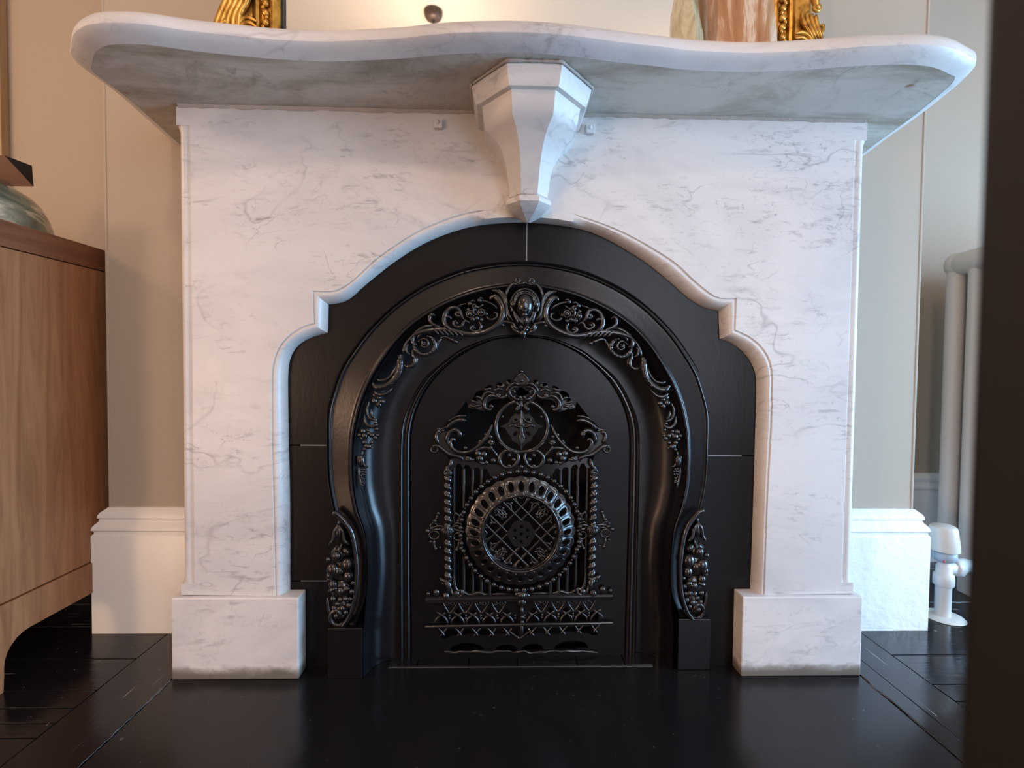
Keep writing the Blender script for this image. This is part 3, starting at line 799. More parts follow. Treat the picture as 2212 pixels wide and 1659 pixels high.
for x, y in ((150, 1200), (185, 1205), (168, 1238), (202, 1243), (160, 1278), (196, 1288), (180, 1345), (150, 1330), (185, 1410), (150, 1400), (152, 1440), (178, 1380), (140, 1240), (140, 1300)): o.ball(*cC((x, y))[0], 2.9, -.001, nu=7, nv=4)
o.stroke(cC((105, 1180), (110, 1300), (130, 1400), (155, 1510)), 2.4)
o.build('leaf_garland', ins)
# mask and its frame (centred, no mirror)
cF = lambda *p: crop(960, 580, 6.144, p)
mk = Orn(YO-.001, KT, False)
mk.thick = 1.0
mk.ball(*cF((1065, 495))[0], 18.5, -.006, rz=26, depth=17, nu=20, nv=14)      # face
mk.ball(*cF((1065, 455))[0], 27, .004, rz=29, depth=12, nu=20, nv=10)        # hood
mk.stroke(cF((905, 560), (885, 470), (915, 370), (985, 300), (1070, 275), (1160, 305), (1225, 380), (1250, 470), (1230, 560)), 3.6, -.003, taper=False)
for pts in (((960, 450), (955, 390), (1000, 345), (1060, 325)), ((1180, 450), (1178, 390), (1130, 345), (1070, 325)), ((945, 480), (935, 400), (980, 330), (1060, 302)), ((1195, 480), (1205, 400), (1150, 330), (1070, 302))):
    mk.stroke(cF(*pts), 2.6, -.0115)
mk.ball(*cF((912, 470))[0], 6.5, -.009, rz=9); mk.ball(*cF((1215, 470))[0], 6.5, -.009, rz=9)
mk.stroke(cF((1066, 440), (1066, 480), (1064, 510)), 2.0, -.0215, taper=False); mk.ball(*cF((1064, 514))[0], 3.4, -.0215, rz=2.8, depth=4)
for ex in (1022, 1106):
    mk.ball(*cF((ex, 462))[0], 4.4, -.0175, rz=2.4, depth=4); mk.stroke(cF((ex-24, 440), (ex, 426), (ex+24, 440)), 1.7, -.0185)
    mk.ball(*cF((ex, 530))[0], 6, -.0155, rz=7, depth=5)
mk.ball(*cF((1064, 560))[0], 5.4, -.0195, rz=1.7, depth=4); mk.ball(*cF((1064, 575))[0], 4.4, -.0185, rz=1.8, depth=4); mk.ball(*cF((1064, 610))[0], 6.5, -.0165, rz=5, depth=5)
for a_, b2 in (((920, 560), (975, 720)), ((950, 600), (1030, 735)), ((985, 650), (1055, 740)), ((1215, 560), (1165, 720)), ((1180, 600), (1110, 735)), ((1150, 650), (1080, 740)), ((1165, 560), (1195, 640))):
    mk.stroke(cF(a_, ((a_[0]+b2[0])/2-6, (a_[1]+b2[1])/2), b2), 3.6, -.004)
mk.ball(*cF((1067, 690))[0], 15, .0, rz=13, depth=9)
mk.build('mask', ins, label='small woman-faced mask in a draped hood', mirror_too=False)
o = Orn(YO)
o.stroke(cA((1640, 610), (1730, 700), (1790, 830), (1800, 980), (1840, 1120), (1910, 1220)), 3.0, -.001)
o.stroke(cA((1500, 620), (1600, 640), (1700, 730), (1760, 850), (1775, 1000), (1780, 1130), (1840, 1225)), 3.6, .001)
o.stroke(cA((1790, 760), (1800, 640), (1860, 540), (1940, 490), (2030, 505)), 3.2, -.001)
o.ring(*cA((2010, 425))[0], 5, 2.4, -.003, 12); o.stroke(cA((2020, 480), (2090, 490), (2150, 450)), 2.4, -.002)
o.ball(*cA((1710, 1310))[0], 4.6, -.001); o.stroke(cA((1680, 1270), (1760, 1245), (1850, 1265), (1930, 1290), (1960, 1370), (2020, 1390)), 3.0, -.002)
o.ball(*cA((2075, 1350))[0], 5, -.004); o.stroke(cA((1880, 1300), (1960, 1420), (2080, 1480)), 4, .001)
o.build('mask_surround', ins)
o = Orn(YO, KT, False); o.ball(*cA((2115, 1475))[0], 8.5, -.002); o.ball(*cA((2130, 1540))[0], 4, -.001); o.ball(*cA((2170, 1400))[0], 6, -.002); o.build('drop_boss', ins)

# fruit clusters beside the feet
cU = lambda *p: crop(640, 1060, 3.77, p)
o = Orn(.012)
FR = ((325, 530, 9.5), (262, 560, 5.5), (420, 600, 13.5), (300, 640, 13), (350, 655, 10), (425, 695, 10.5), (275, 690, 8), (300, 762, 9), (365, 815, 8.5), (410, 800, 7), (450, 822, 5.5), (402, 880, 6.5), (358, 886, 6), (335, 922, 5.5),
      (308, 955, 5.5), (378, 958, 6.5), (402, 992, 5.5), (372, 1022, 4.5), (430, 935, 6), (438, 882, 4.5), (350, 960, 5), (270, 720, 6), (460, 750, 4.5), (300, 880, 6))
nic = []
for x, y, r in FR: o.ball(*cU((x, y))[0], r*1.14, 0, nu=14, nv=9)
for x, y, rx_, rz_ in ((360, 640, 26, 30), (365, 800, 24, 26), (370, 930, 20, 28), (345, 520, 18, 22)): o.ball(*cU((x, y))[0], rx_, .010, rz=rz_, depth=13)
o.ball(*cU((415, 492))[0], 12, 0, rz=7.5, rot=.7); o.ball(*cU((300, 800))[0], 12, 0, rz=6, rot=-.4); o.ball(*cU((345, 340))[0], 9, 0, rz=19)
o.stroke(cU((350, 240), (345, 290)), 3); o.stroke(cU((335, 290), (310, 340), (300, 400), (268, 440)), 3.5, -.004); o.stroke(cU((352, 290), (382, 340), (392, 400), (432, 440)), 3.5, -.004)
o.stroke(cU((370, 430), (358, 480), (340, 520)), 2.6); o.stroke(cU((255, 870), (262, 960), (285, 1000)), 3)
o.build('fruit_cluster', ins, label='cast bunch of fruit and leaves')
o = Orn(.010)
o.stroke(cU((455, 1020), (400, 1075), (335, 1095), (285, 1060), (285, 1000), (330, 975), (360, 1010), (345, 1045)), 4.2); o.ball(*cU((325, 1020))[0], 7)
o.build('scroll_foot', ins)
o = Orn(-.001)
o.stroke([(722, 1108), (731, 1112), (746, 1128), (760, 1152), (768, 1190), (771, 1230), (768, 1285), (756, 1328), (740, 1352)], (5, 3.4), .002, taper=False)
o.ball(723, 1109, 6, .002)
o.build('lip_moulding', ins)

# ------------------------------------------------------------------ pierced fire cover
KC = .035; YC = .056
cov = thing('fire_cover', 'ornate pierced black iron summer cover with round medallion, closing the arched grate', 'fireplace cover', (0, .06, 0))
def LW(pts, Y=YC): return [aty(x, y, Y, KC) for x, y in pts]
def halfmir(pts, Y=YC):
    L_ = [(p.x, p.z) for p in LW(pts, Y)]; return L_ + [(-.006-x, z) for x, z in reversed(L_)]
# outline left half from bottom up
edge = [(888, 1425.5), (888, 1354), (887, 1230), (886, 1108)] + [tuple(p) for p in reversed(eP[:44])]
ol = halfmir([(x+1.5, y+1) for x, y in edge])
ol[0] = (ol[0][0], .001); ol[-1] = (ol[-1][0], .001)
main = [(1126, 1290), (975, 1290), (973, 1200), (973, 1110), (973, 1004), (966, 985), (952, 968), (944, 948), (950, 930), (968, 911), (985, 894), (1000, 876), (1008, 866), (1012, 881), (1030, 884), (1046, 889), (1053, 882),
        (1055, 868), (1066, 862), (1085, 862), (1097, 857), (1105, 868), (1118, 871)]
mh = halfmir(main)
def ell(px, py, rx, ry, rot=0, n=12, Y=YC, k=KC):
    out_ = []
    for i in range(n):
        a = 2*math.pi*i/n; x, y = rx*math.cos(a), ry*math.sin(a); c, s = math.cos(rot), math.sin(rot)
        p = aty(px+x*c-y*s, py+x*s+y*c, Y, k); out_.append((p.x, p.z))
    return out_
def mirh(h): return [(-.006-x, z) for x, z in h]
holes = [mh]
clov = [aty(1126+ (14+2.5*math.cos(4*a))*math.cos(a), 848+(10+2.0*math.cos(4*a))*math.sin(a), YC, KC) for a in [2*math.pi*i/24 for i in range(24)]]
holes.append([(p.x, p.z) for p in clov])
for px, py, rx, ry, rot in ((1035, 851, 12, 6.5, -.55), (1055, 837, 8.5, 3.6, -.45), (1080, 830.5, 6.5, 4, .1), (1099, 823.5, 5, 3.6, -.1), (1025.5, 862, 4.5, 4.5, 0)):
    hh = ell(px, py, rx, ry, rot); holes += [hh, mirh(hh)]
# frieze triangles, arcade slot, lower slot, base scallops
for x in (590, 718, 858, 1005):
    px = 840+x/3.95; hh = [(p.x, p.z) for p in LW([(px-8.5, 1323), (px, 1313), (px+8.5, 1323), (px, 1327)])]; holes += [hh, mirh(hh)]
def slot(pts): return [(p.x, p.z) for p in LW(pts)]
s1 = [(949, 1326.5), (975, 1329), (1010, 1327), (1045, 1330), (1080, 1327.5), (1119, 1330), (1119, 1345.5), (949, 1347.5)]
s1 = slot(s1); holes += [s1, mirh(s1)]
s2 = slot([(949, 1360), (1120, 1358), (1119, 1379), (1104, 1371), (1088, 1368), (1060, 1371), (1040, 1373), (1022, 1368), (1000, 1372), (975, 1374), (962, 1380), (950, 1379)]); holes += [s2, mirh(s2)]
s3 = slot([(972, 1404)]+[(972+37*(1-math.cos(a)), 1404-15*math.sin(a)) for a in [math.pi*i/8 for i in range(1, 8)]]+[(1046, 1404), (1046, 1408), (972, 1408)]); holes += [s3, mirh(s3)]
s4 = slot([(1070, 1404)]+[(1070+24*(1-math.cos(a)), 1404-12*math.sin(a)) for a in [math.pi*i/8 for i in range(1, 8)]]+[(1118, 1404), (1118, 1408), (1070, 1408)]); holes += [s4, mirh(s4)]
M_ = Mesh().plate(ol, YC, YC+.006, holes, KC)
obj('cover_plate', M_, M_IRONF, cov, label='flat arched iron plate with cut openings')
def cobj(name, M_, label=None, mirror=True, mat=None):
    obj(name, M_, mat or M_IRONG, cov, label=label)
    if mirror: obj(name, M_.mirrored(KC), mat or M_IRONG, cov, label=label)
# grille band across the top and vertical bars
M_ = Mesh(); bd = halfmir([(973, 1016), (973, 990), (1000, 986), (1030, 1000), (1060, 1004), (1090, 1006), (1126, 1008), (1126, 1016)])
L0 = [(p.x, p.z) for p in LW([(973, 1018), (973, 992), (1005, 984), (1030, 1000), (1060, 1003), (1090, 1004), (1126, 1006), (1126, 1022), (1085, 1023), (1060, 1030), (1052, 1014), (1046, 1012), (1040, 1018), (1033, 1010), (1026, 1010), (1020, 1018), (1014, 1006), (1005, 1004), (1000, 1014), (995, 1002), (988, 1002), (983, 1012)])]
M_.plate(L0, YC+.001, YC+.005, [], KC); cobj('grille_band', M_)
def bar(x, y0, y1):
    o = Orn(YC+.003, KC, True); n = 8
    o.stroke([(x, y0+(y1-y0)*i/n) for i in range(n+1)], 3.0, 0, taper=False, sub=1); o.ball(x, y0+(y1-y0)*.35, 4.4); o.ball(x, y0+(y1-y0)*.75, 4.0)
    o.build('grille_bar', cov)
bar(980.5, 1010, 1288); 
for x, ya, yb2 in ((1002, 1012, 1096), (1021, 1014, 1070), (1040, 1014, 1048), (1002, 1200, 1288), (1021, 1228, 1288), (1040, 1245, 1288), (1058, 1257, 1288)): bar(x, ya, yb2)
o = Orn(YC+.003, KC); o.stroke([(976, 1283), (1000, 1279), (1015, 1285), (1035, 1280), (1055, 1286), (1080, 1283), (1124, 1287)], 3.5, taper=False); o.build('grille_foot', cov)

# medallion ring: dished band pierced by 28 oval holes
CM = aty(1124.5, 1146, YC, KC); Rm, Ri = 119*pxm(YC), 82*pxm(YC)
def hgt(r):
    t = max(0, min(1, (Rm-r)/(Rm-Ri))); return .003+.020*(t*t*(3-2*t))
M_ = Mesh(); NH = 28; rc_ = 100.5*pxm(YC); dth = math.pi/NH
a_t, a_r = 5.6*pxm(YC), 8.6*pxm(YC)
for k_ in range(NH):
    th0 = 2*math.pi*k_/NH; ringsets = []
    n = 16; NR = 6
    for ri in range(NR+1):
        t = ri/NR; row = []
        for j in range(n):
            a = 2*math.pi*(j+.5)/n if False else 2*math.pi*j/n
            ca, sa = math.cos(a), math.sin(a)
            m_ = max(abs(ca), abs(sa)); sqx, sqy = ca/m_, sa/m_
            et, er = a_t*ca, a_r*sa
            bt = dth*rc_*sqx; br = (Rm-rc_)*sqy if sqy > 0 else (rc_-Ri)*sqy
            x_, r_ = et+(bt-et)*t, er+(br-er)*t
            rad = rc_+r_; ang = th0+x_/rc_
            ridge = .0022*math.exp(-((t-.28)/.13)**2)+.0015*math.exp(-((t-.66)/.10)**2)
            if t > .95: ridge = 0
            if sqy > .99 and t > .95: rad += 0.0016*math.cos(math.pi*sqx)
            hh = hgt(rad)+ridge
            x = CM.x+rad*math.sin(ang); z = CM.z+rad*math.cos(ang)
            row.append(Vector((x, YC+KC*x-hh, z)))
        ringsets.append(row)
    wall = [Vector((p.x, p.y+.008, p.z)) for p in ringsets[0]]
    M_.loft([wall]+ringsets, closed=True)
# lip and outer skirt
def circ(R_, h_, n=64): return [Vector((CM.x+R_*math.sin(2*math.pi*i/n), YC+KC*(CM.x+R_*math.sin(2*math.pi*i/n))-h_, CM.z+R_*math.cos(2*math.pi*i/n))) for i in range(n)]
M_.loft([circ(Rm, .003), circ(Rm+.001, -.004)], closed=True)
cobj('medallion_ring', M_, 'dished round band pierced with oval holes', False)
M_ = Mesh(); M_.loft([circ(Ri+.0035, .0215), circ(Ri+.002, .0245), circ(Ri, .0250), circ(Ri-.002, .023), circ(Ri-.0022, .019), circ(Ri-.0035, .0185), circ(Ri-.0045, .015), circ(Ri-.0045, .002)], closed=True)
cobj('medallion_lip', M_, None, False)
M_ = Mesh(); 
for i in range(28):
    a = 2*math.pi*(i+.5)/28; R_ = Ri+.0055; x = CM.x+R_*math.sin(a)
    M_.blob((x, YC+KC*x-.0215, CM.z+R_*math.cos(a)), .0028, .0022, .0028, 6, 4)
cobj('lip_bosses', M_, None, False)
# lattice disc
ZL = .006; px_ = pxm(YC)
def lp(u, v, h_=ZL): x = CM.x+u*px_; return Vector((x, YC+KC*x-h_, CM.z-v*px_))
CV = (1.0, 3.0)
def rod(u0, v0, u1, v1, r=2.3, h_=ZL):
    n = 5; M2 = Mesh().tube([lp(CV[0]+u0+(u1-u0)*i/n, CV[1]+v0+(v1-v0)*i/n, h_) for i in range(n+1)], r*px_, 6); return M2
for d in (-57, -28, 28, 57):
    e = math.sqrt(max(0, 80**2-(d/math.sqrt(2))**2))/math.sqrt(2)
    for sg in (1, -1):
        cu, cv_ = d/2, -sg*d/2
        obj('lattice_rod', rod(cu-e, cv_-sg*e, cu+e, cv_+sg*e, 3.3, ZL+.0015*(sg > 0)), M_IRONG, cov)
M_ = Mesh(); hl = []
oc_ = [(CV[0]+29*math.cos(2*math.pi*i/24)*(1+.06*math.cos(6*2*math.pi*i/24)), CV[1]+29*math.sin(2*math.pi*i/24)*(1+.06*math.cos(6*2*math.pi*i/24))) for i in range(24)]
for cx_, cy_ in [(0, 0)]+[(16*math.cos(math.radians(30+60*i)), 16*math.sin(math.radians(30+60*i))) for i in range(6)]:
    hl.append([((lp(CV[0]+cx_+4*math.cos(2*math.pi*i/8), CV[1]+cy_+4*math.sin(2*math.pi*i/8))).x, (lp(CV[0]+cx_+4*math.cos(2*math.pi*i/8), CV[1]+cy_+4*math.sin(2*math.pi*i/8))).z) for i in range(8)])
M_.plate([(lp(u, v).x, lp(u, v).z) for u, v in oc_], YC-ZL-.0065, YC-ZL+.002, hl, KC)
cobj('lattice_boss', M_, 'small pierced centre disc', False)
M_ = Mesh()
def lstroke(pts, r, h_=ZL+.001):
    C = catmull([Vector((p[0], p[1], 0)) for p in pts], 4); M_.tube([lp(CV[0]+c.x, CV[1]+c.y, h_) for c in C], r*px_*1.3, 6)
for k_ in range(4):
    c, s = math.cos(k_*math.pi/2), math.sin(k_*math.pi/2)
    R2 = lambda pts: [(x*c-y*s, x*s+y*c) for x, y in pts]
    lstroke(R2([(0, -57), (-8, -66), (-13, -76), (-8, -80), (0, -75), (8, -80), (13, -76), (8, -66), (0, -57)]), 2.0)
    for sg in (1, -1):
        lstroke(R2([(sg*22, -52), (sg*24, -62), (sg*32, -66), (sg*38, -60)]), 2.0)
        lstroke(R2([(sg*30, -42), (sg*40, -40), (sg*50, -46), (sg*52, -56), (sg*44, -58)]), 2.0)
        lstroke(R2([(sg*34, -34), (sg*36, -46), (sg*44, -52)]), 1.9)
        q = R2([(sg*22, -66), (sg*40, -55)])
        for x, y in q: M_.blob(lp(CV[0]+x, CV[1]+y, ZL+.001), .0036, .003, .0036, 7, 5)
cobj('lattice_scrolls', M_, None, False)
# bead rope
bmesh_ = Mesh().blob((0, 0, 0), .0058, .0052, .0058, 10, 6)
RBd = 130.5*pxm(YC); first = None; sm = None
for i in range(48):
    a = 2*math.pi*(i+.5)/48; dx, dz = RBd*math.sin(a), RBd*math.cos(a)*1.0
    c = Vector((CM.x+dx, 0, CM.z+dz)); c.y = YC+KC*c.x-.003
    if abs(abs(dx)-.145) < .02 and abs(dz) < .03: continue
    if first is None:
        first = obj('bead', Mesh().blob(c, .0058, .0052, .0058, 10, 6), M_IRONG, cov, loc=c)
        a2 = a+math.pi/48
        c2 = Vector((CM.x+RBd*math.sin(a2), c.y, CM.z+RBd*math.cos(a2)))
    else:
        o2 = first.copy(); COL.objects.link(o2); o2.parent = cov; o2.location = c-OFF[cov]
M_ = Mesh()
for i in range(48):
    a = 2*math.pi*i/48; x = CM.x+RBd*math.sin(a); M_.blob((x, YC+KC*x-.002, CM.z+RBd*math.cos(a)), .0026, .003, .0026, 6, 4)
cobj('bead_string', M_, None, False)

# pediment
c1 = lambda *p: crop(930, 800, 11.06, p)
c2_ = lambda *p: crop(930, 900, 11.06, p)
YQ = YC-.003
o = Orn(YQ, KC)
arc = [(1126+55*math.cos(math.radians(a)), 921+55*math.sin(math.radians(a))) for a in range(90, 271, 15)]
arc[-1] = (1113, 869); arc += [(1121, 876), (1118, 884)]
o.stroke(arc, (3.6, 4.2), 0, taper=False); o.ball(1116.5, 884, 5.5, -.001); o.ball(1085.5, 900, 3.6)
o.stroke([(1078, 955), (1088, 963), (1100, 973), (1122, 977)], 2.4, -.003)
o.build('pediment_ring', cov)
leafh = [(1126, 888), (1134, 895), (1142, 893), (1152, 902), (1156, 912), (1164, 917), (1175, 920.5), (1163, 925), (1158, 934), (1151, 942), (1147, 952), (1138, 956), (1131, 963), (1126, 973)]
P = [(p.x, p.z) for p in LW(leafh, YQ)]; Pm = [(-.006-x, z) for x, z in reversed(P)]
xm = -.003; full = [(xm, P[0][1])]+[(x, z) for x, z in P[1:-1]]+[(xm, P[-1][1])]+[(x, z) for x, z in Pm[1:-1]]
eh = [ell(1141, 907.5, 3.6, 5, .6, 8, YQ), ell(1141, 936, 4, 6, -.7, 8, YQ)]; eh += [mirh(h_) for h_ in eh]
M_ = Mesh().plate(full, YQ-.004, YQ+.001, eh, KC)
cobj('quatrefoil_leaf', M_, 'pierced leaf plate inside the ring', False)
o = Orn(YQ-.004, KC); o.stroke([(1126, 920), (1136, 922), (1146, 918), (1155, 921)], 2.6, -.001); o.stroke([(1129, 897), (1134, 908), (1150, 914)], 2.0, -.001); o.stroke([(1126, 930), (1131, 945), (1128, 962)], 2.4, -.001); o.ring(1141, 907.5, 6, 1.2, -.001, 10, 1.2); o.ball(1126, 918, 4, -.002); o.build('leaf_vein', cov)
o = Orn(YQ, KC, False); o.stroke([(1126, 886), (1126, 972)], 3.2, -.004); o.ball(1126, 876, 6); o.ball(1126, 862, 4.5); o.ball(1126, 977, 4.5); o.ball(1126, 1008, 5); o.stroke([(1126, 865), (1126, 884)], 3); o.build('centre_spine', cov, mirror_too=False)
o = Orn(YQ, KC)
o.stroke(c1((1835, 545), (1835, 440), (1900, 360), (2010, 310), (2165, 350)), 3.2)
o.stroke(c1((1960, 640), (1890, 560), (1900, 470), (1990, 400), (2100, 400)), 2.6, -.002); o.stroke(c1((1930, 480), (2000, 490), (2010, 560)), 2.2, -.002); o.ball(*c1((1990, 640))[0], 4, -.002); o.stroke(c1((1990, 650), (2050, 690), (2120, 680)), 2.8, -.002); o.ball(*c1((2140, 640))[0], 4.2, -.003)
o.stroke(c1((1835, 540), (1790, 620), (1710, 655), (1630, 640), (1600, 580), (1640, 545)), 3.2); o.ball(*c1((1640, 590))[0], 3.8, -.001)
o.stroke(c1((1610, 650), (1500, 605), (1390, 625), (1310, 710), (1280, 820), (1320, 910), (1400, 935), (1460, 900)), (3.6, 4)); o.ball(*c1((1450, 860))[0], 5.6, -.001)
o.build('pediment_scroll', cov)
o = Orn(YQ, KC)
for pts in (((1540, 560), (1400, 520), (1290, 560), (1240, 660), (1230, 780)), ((1230, 700), (1150, 640), (1080, 640)), ((1110, 750), (1040, 760), (980, 700)), ((1210, 840), (1100, 850), (1040, 870), (950, 820)),
            ((1750, 480), (1640, 440), (1560, 470), (1500, 480)), ((1720, 300), (1740, 370), (1660, 400), (1590, 350)), ((1450, 420), (1400, 440), (1340, 460), (1280, 430)), ((1900, 300), (1850, 330), (1820, 250))):
    o.stroke(c1(*pts), 2.8, .001)
o.leaf(c1((1230, 930), (1150, 940), (1080, 900), (1010, 915), (960, 880), (890, 885), (915, 830), (960, 800), (1000, 770), (1040, 790), (1060, 740), (1110, 760), (1250, 640), (1330, 700), (1270, 820)), .004, .002)
o.build('acanthus_leaf', cov)
o = Orn(YQ, KC)
o.stroke(c1((430, 1210), (560, 1130), (700, 1090), (850, 1080)), 2.0, .001); o.stroke(c1((380, 1400), (470, 1290), (600, 1210), (740, 1180), (860, 1200)), 4.2)
o.stroke(c2_((430, 680), (390, 560), (420, 430), (500, 340), (600, 320), (680, 370), (700, 440), (680, 500)), (4, 5.5), -.001)
o.stroke(c2_((580, 590), (560, 535), (500, 550), (475, 640), (520, 750), (630, 830), (790, 860), (950, 830), (1080, 750), (1190, 650), (1300, 530), (1400, 360), (1480, 190)), (3.4, 4.2))
o.stroke(c2_((230, 300), (150, 400), (140, 520), (200, 650)), (3.2, 4.2)); o.stroke(c1((150, 1400), (280, 1400), (420, 1320)), 2.2, .001); o.ball(*c2_((200, 370))[0], 4.8); o.ball(*c2_((300, 330))[0], 3.6)
o.stroke(c2_((30, 730), (80, 690), (190, 710), (300, 790), (400, 870), (520, 920), (660, 950), (750, 1000), (750, 1080)), (3.6, 3.8)); o.ring(*c2_((90, 790))[0], 7.5, 2.4, 0, 14, .8)
o.ball(*c2_((830, 745))[0], 4.6, -.001); o.stroke(c2_((1130, 640), (1180, 600), (1180, 540)), 2.6); o.ball(*c2_((1320, 430))[0], 5)
o.leaf(c2_((150, 400), (400, 350), (420, 620), (500, 800), (700, 890), (420, 900), (220, 690)), .004, .002)
o.build('shoulder_scroll', cov)
o = Orn(YQ, KC)
for x, y, r in ((1130, 880, 8), (1275, 895, 8), (930, 1000, 5), (1180, 1000, 8), (1240, 1110, 4.6), (1335, 1095, 5.2), (1495, 1045, 6.8), (1440, 600, 7), (1430, 480, 5), (870, 980, 4)): o.ball(*c2_((x, y))[0], r, 0, nu=8, nv=5)
o.stroke(c2_((1080, 810), (1230, 750), (1400, 750), (1520, 840), (1620, 970)), 3.2); o.stroke(c2_((1440, 690), (1460, 760), (1530, 850)), 2.4, -.002); o.stroke(c2_((1370, 600), (1440, 660), (1540, 620)), 2.2, -.003)
o.stroke(c2_((820, 1000), (930, 1040), (1040, 1010)), 3); o.stroke(c2_((1100, 960), (1180, 1080), (1250, 1150)), 3)
o.build('bud_cluster', cov)
o = Orn(YQ, KC)
o.stroke(c2_((1870, 900), (1930, 860), (1850, 810), (1740, 850), (1655, 960), (1660, 1090), (1750, 1190), (1880, 1220), (2010, 1160), (2080, 1050), (2100, 930), (2040, 840)), 3.8)
o.ball(*c2_((1880, 920))[0], 4.6, -.001); o.ball(*c2_((1985, 1025))[0], 5, -.001); o.ball(*c2_((1880, 1175))[0], 4.4, -.001)
o.build('volute_ring', cov)
o = Orn(YQ, KC, False)
P = LW([(1126, 806), (1133, 812), (1142, 822), (1126, 832), (1111, 822), (1120, 812)], YQ)
o.M.plate([(p.x, p.z) for p in P], YQ-.001, YQ+.004, [], KC); o.stroke([(1111, 822), (1119, 811), (1127, 806), (1134, 811), (1142, 822), (1127, 832), (1111, 822)], 1.8, -.001, taper=False, sub=1); o.ball(1127, 802, 4); o.ball(1126, 822, 6, 0, rz=4)
o.build('finial', cov, mirror_too=False)
# twisted columns
def column(cx_):
    M_ = Mesh(); y0, y1 = 1028, 1262; nz = 92; rows = []
    for i in range(nz+1):
        py = y0+(y1-y0)*i/nz; c = aty(cx_+.004*(py-1028), py, YC-.005, KC); ph = 2*math.pi*(py-1039)/17.4
        rows.append([c+Vector((math.cos(a), -math.sin(a)*.9, 0))*(8.4*(1+.26*math.cos(a*1.0+ph)))*px_ for a in [2*math.pi*j/14 for j in range(14)]])
    M_.loft(rows, closed=True); return M_
o = Orn(YC-.004, KC); o.M = column(967); o.build('twisted_column', cov, label='spiral twisted colonnette')
o = Orn(YC-.005, KC)
o.ball(968, 1022, 10, 0, rz=9); o.ring(966, 1021, 6.5, 2.2, -.005, 12); o.stroke([(975, 992), (973, 1004), (966, 1012), (968, 1024)], (3.5, 5), -.002); o.stroke([(960, 1030), (975, 1030)], 4)
o.build('capital', cov)
o = Orn(YC-.006, KC)
o.ball(966.5, 1148, 14, 0, rz=12.5, depth=12, nu=18, nv=10)
for i in range(7):
    t = (i-3)/3.3; x = 966.5+13*math.sin(t*1.35); yy = -.0115*math.cos(t*1.35)
    o.stroke([(966.5+(x-966.5)*.35, 1137), (x, 1147), (966.5+(x-966.5)*.4, 1159)], 1.7, yy+.001, sub=3)
o.build('melon_knop', cov, label='ribbed knob at the middle of the column')
o = Orn(YC-.001, KC)
o.stroke([(926, 1141), (950, 1136), (968, 1141), (985, 1136), (1002, 1141)], 2.6)
o.ring(938, 1156, 11, 2.6, 0, 14, .8); o.ring(989, 1159, 10, 2.6, 0, 14, .8); o.ring(988, 1137, 9.5, 2.4, 0, 14, .8); o.ring(937, 1137, 7.5, 2.2, 0, 14)
for x, y, r in ((947, 1109, 5.2), (939, 1125, 5.2), (923, 1147, 6.2), (932, 1141, 4.5), (941, 1185, 4.6), (951, 1183, 3.6), (985, 1187, 4.6), (995.5, 1184, 4.8), (984, 1109, 4.6), (996, 1112, 4.2), (990, 1125, 4), (1000, 1149, 3.6), (930, 1170, 4), (996, 1170, 4)): o.ball(x, y, r, -.001, nu=8, nv=5)
o.stroke([(947, 1109), (943, 1120), (938, 1128)], 2.6); o.stroke([(938, 1166), (938, 1178), (944, 1188)], 2.6); o.stroke([(984, 1109), (992, 1114), (990, 1128)], 2.6); o.stroke([(992, 1168), (990, 1180), (984, 1188)], 2.6); o.stroke([(926, 1146), (954, 1142)], 2.4); o.stroke([(980, 1144), (1002, 1148)], 2.4)
o.build('quatrefoil_bracket', cov)
o = Orn(YC-.005, KC)
o.stroke([(949, 1248), (957, 1254), (967, 1256), (975, 1249)], 4.4, -.001); o.ball(969, 1268, 6.5, 0, rz=14); o.ball(963, 1287, 8.5, 0, rz=9); o.ball(958, 1260, 5, .001)
o.stroke([(981, 1240), (982, 1262), (988, 1276), (998, 1276), (997, 1286), (986, 1288), (976, 1280), (974, 1268)], 3.2, .001); o.ball(986, 1282, 7.5)
o.ball(942.5, 1279, 7.5, -.001); o.ball(924.5, 1282.5, 5.2)
o.build('column_foot', cov)
# rails
M_ = Mesh(); a = aty(920, 1290, YC, KC)
for (x0, x1, ya, yb2, dep) in ((920, 1126, 1286.5, 1296, .012),):
    pa, pb = aty(x0, ya, YC, KC), aty(x1+.5, yb2, YC, KC)
    n = 2; rows = []
    prof_ = [(0, pa.z), (-.006, pa.z), (-.009, pa.z-.002), (-.0095, pa.z-.005), (-.007, pb.z), (0, pb.z)]
    for x in (pa.x, xm): rows.append([Vector((x, YC+KC*x+dy, z)) for dy, z in prof_])
    M_.loft(rows, smooth=False); M_._join(M_.mirrored(KC))
cobj('rail', M_, None, False)
M_ = Mesh(); n = 60
zr = aty(920, 1350.5, YC, KC).z; xa = aty(919, 1350, YC, KC).x
M_.tube([Vector((xa+(-.006-2*xa)*i/n, YC+KC*(xa+(-.006-2*xa)*i/n)-.006, zr)) for i in range(n+1)], [.0033+.0005*(i % 2) for i in range(n+1)], 7)
cobj('rail', M_, None, False)
o = Orn(YC-.006, KC, False); o.ball(1127, 1286, 10, -.003, rz=8); o.ball(1127, 1300, 12, .004, rz=12, depth=8); o.ball(1127, 1320, 5, .003, rz=9); o.ball(1128, 1333, 4.5, .002); o.ball(1128, 1344, 5, .001); o.ball(1126.5, 1361, 5, 0, rz=15); o.ball(1122, 1287, 4, -.006); o.stroke([(1112, 1284), (1127, 1282), (1144, 1286)], 4, -.003)
o.build('rail_boss', cov, mirror_too=False)
o = Orn(YC-.001, KC)
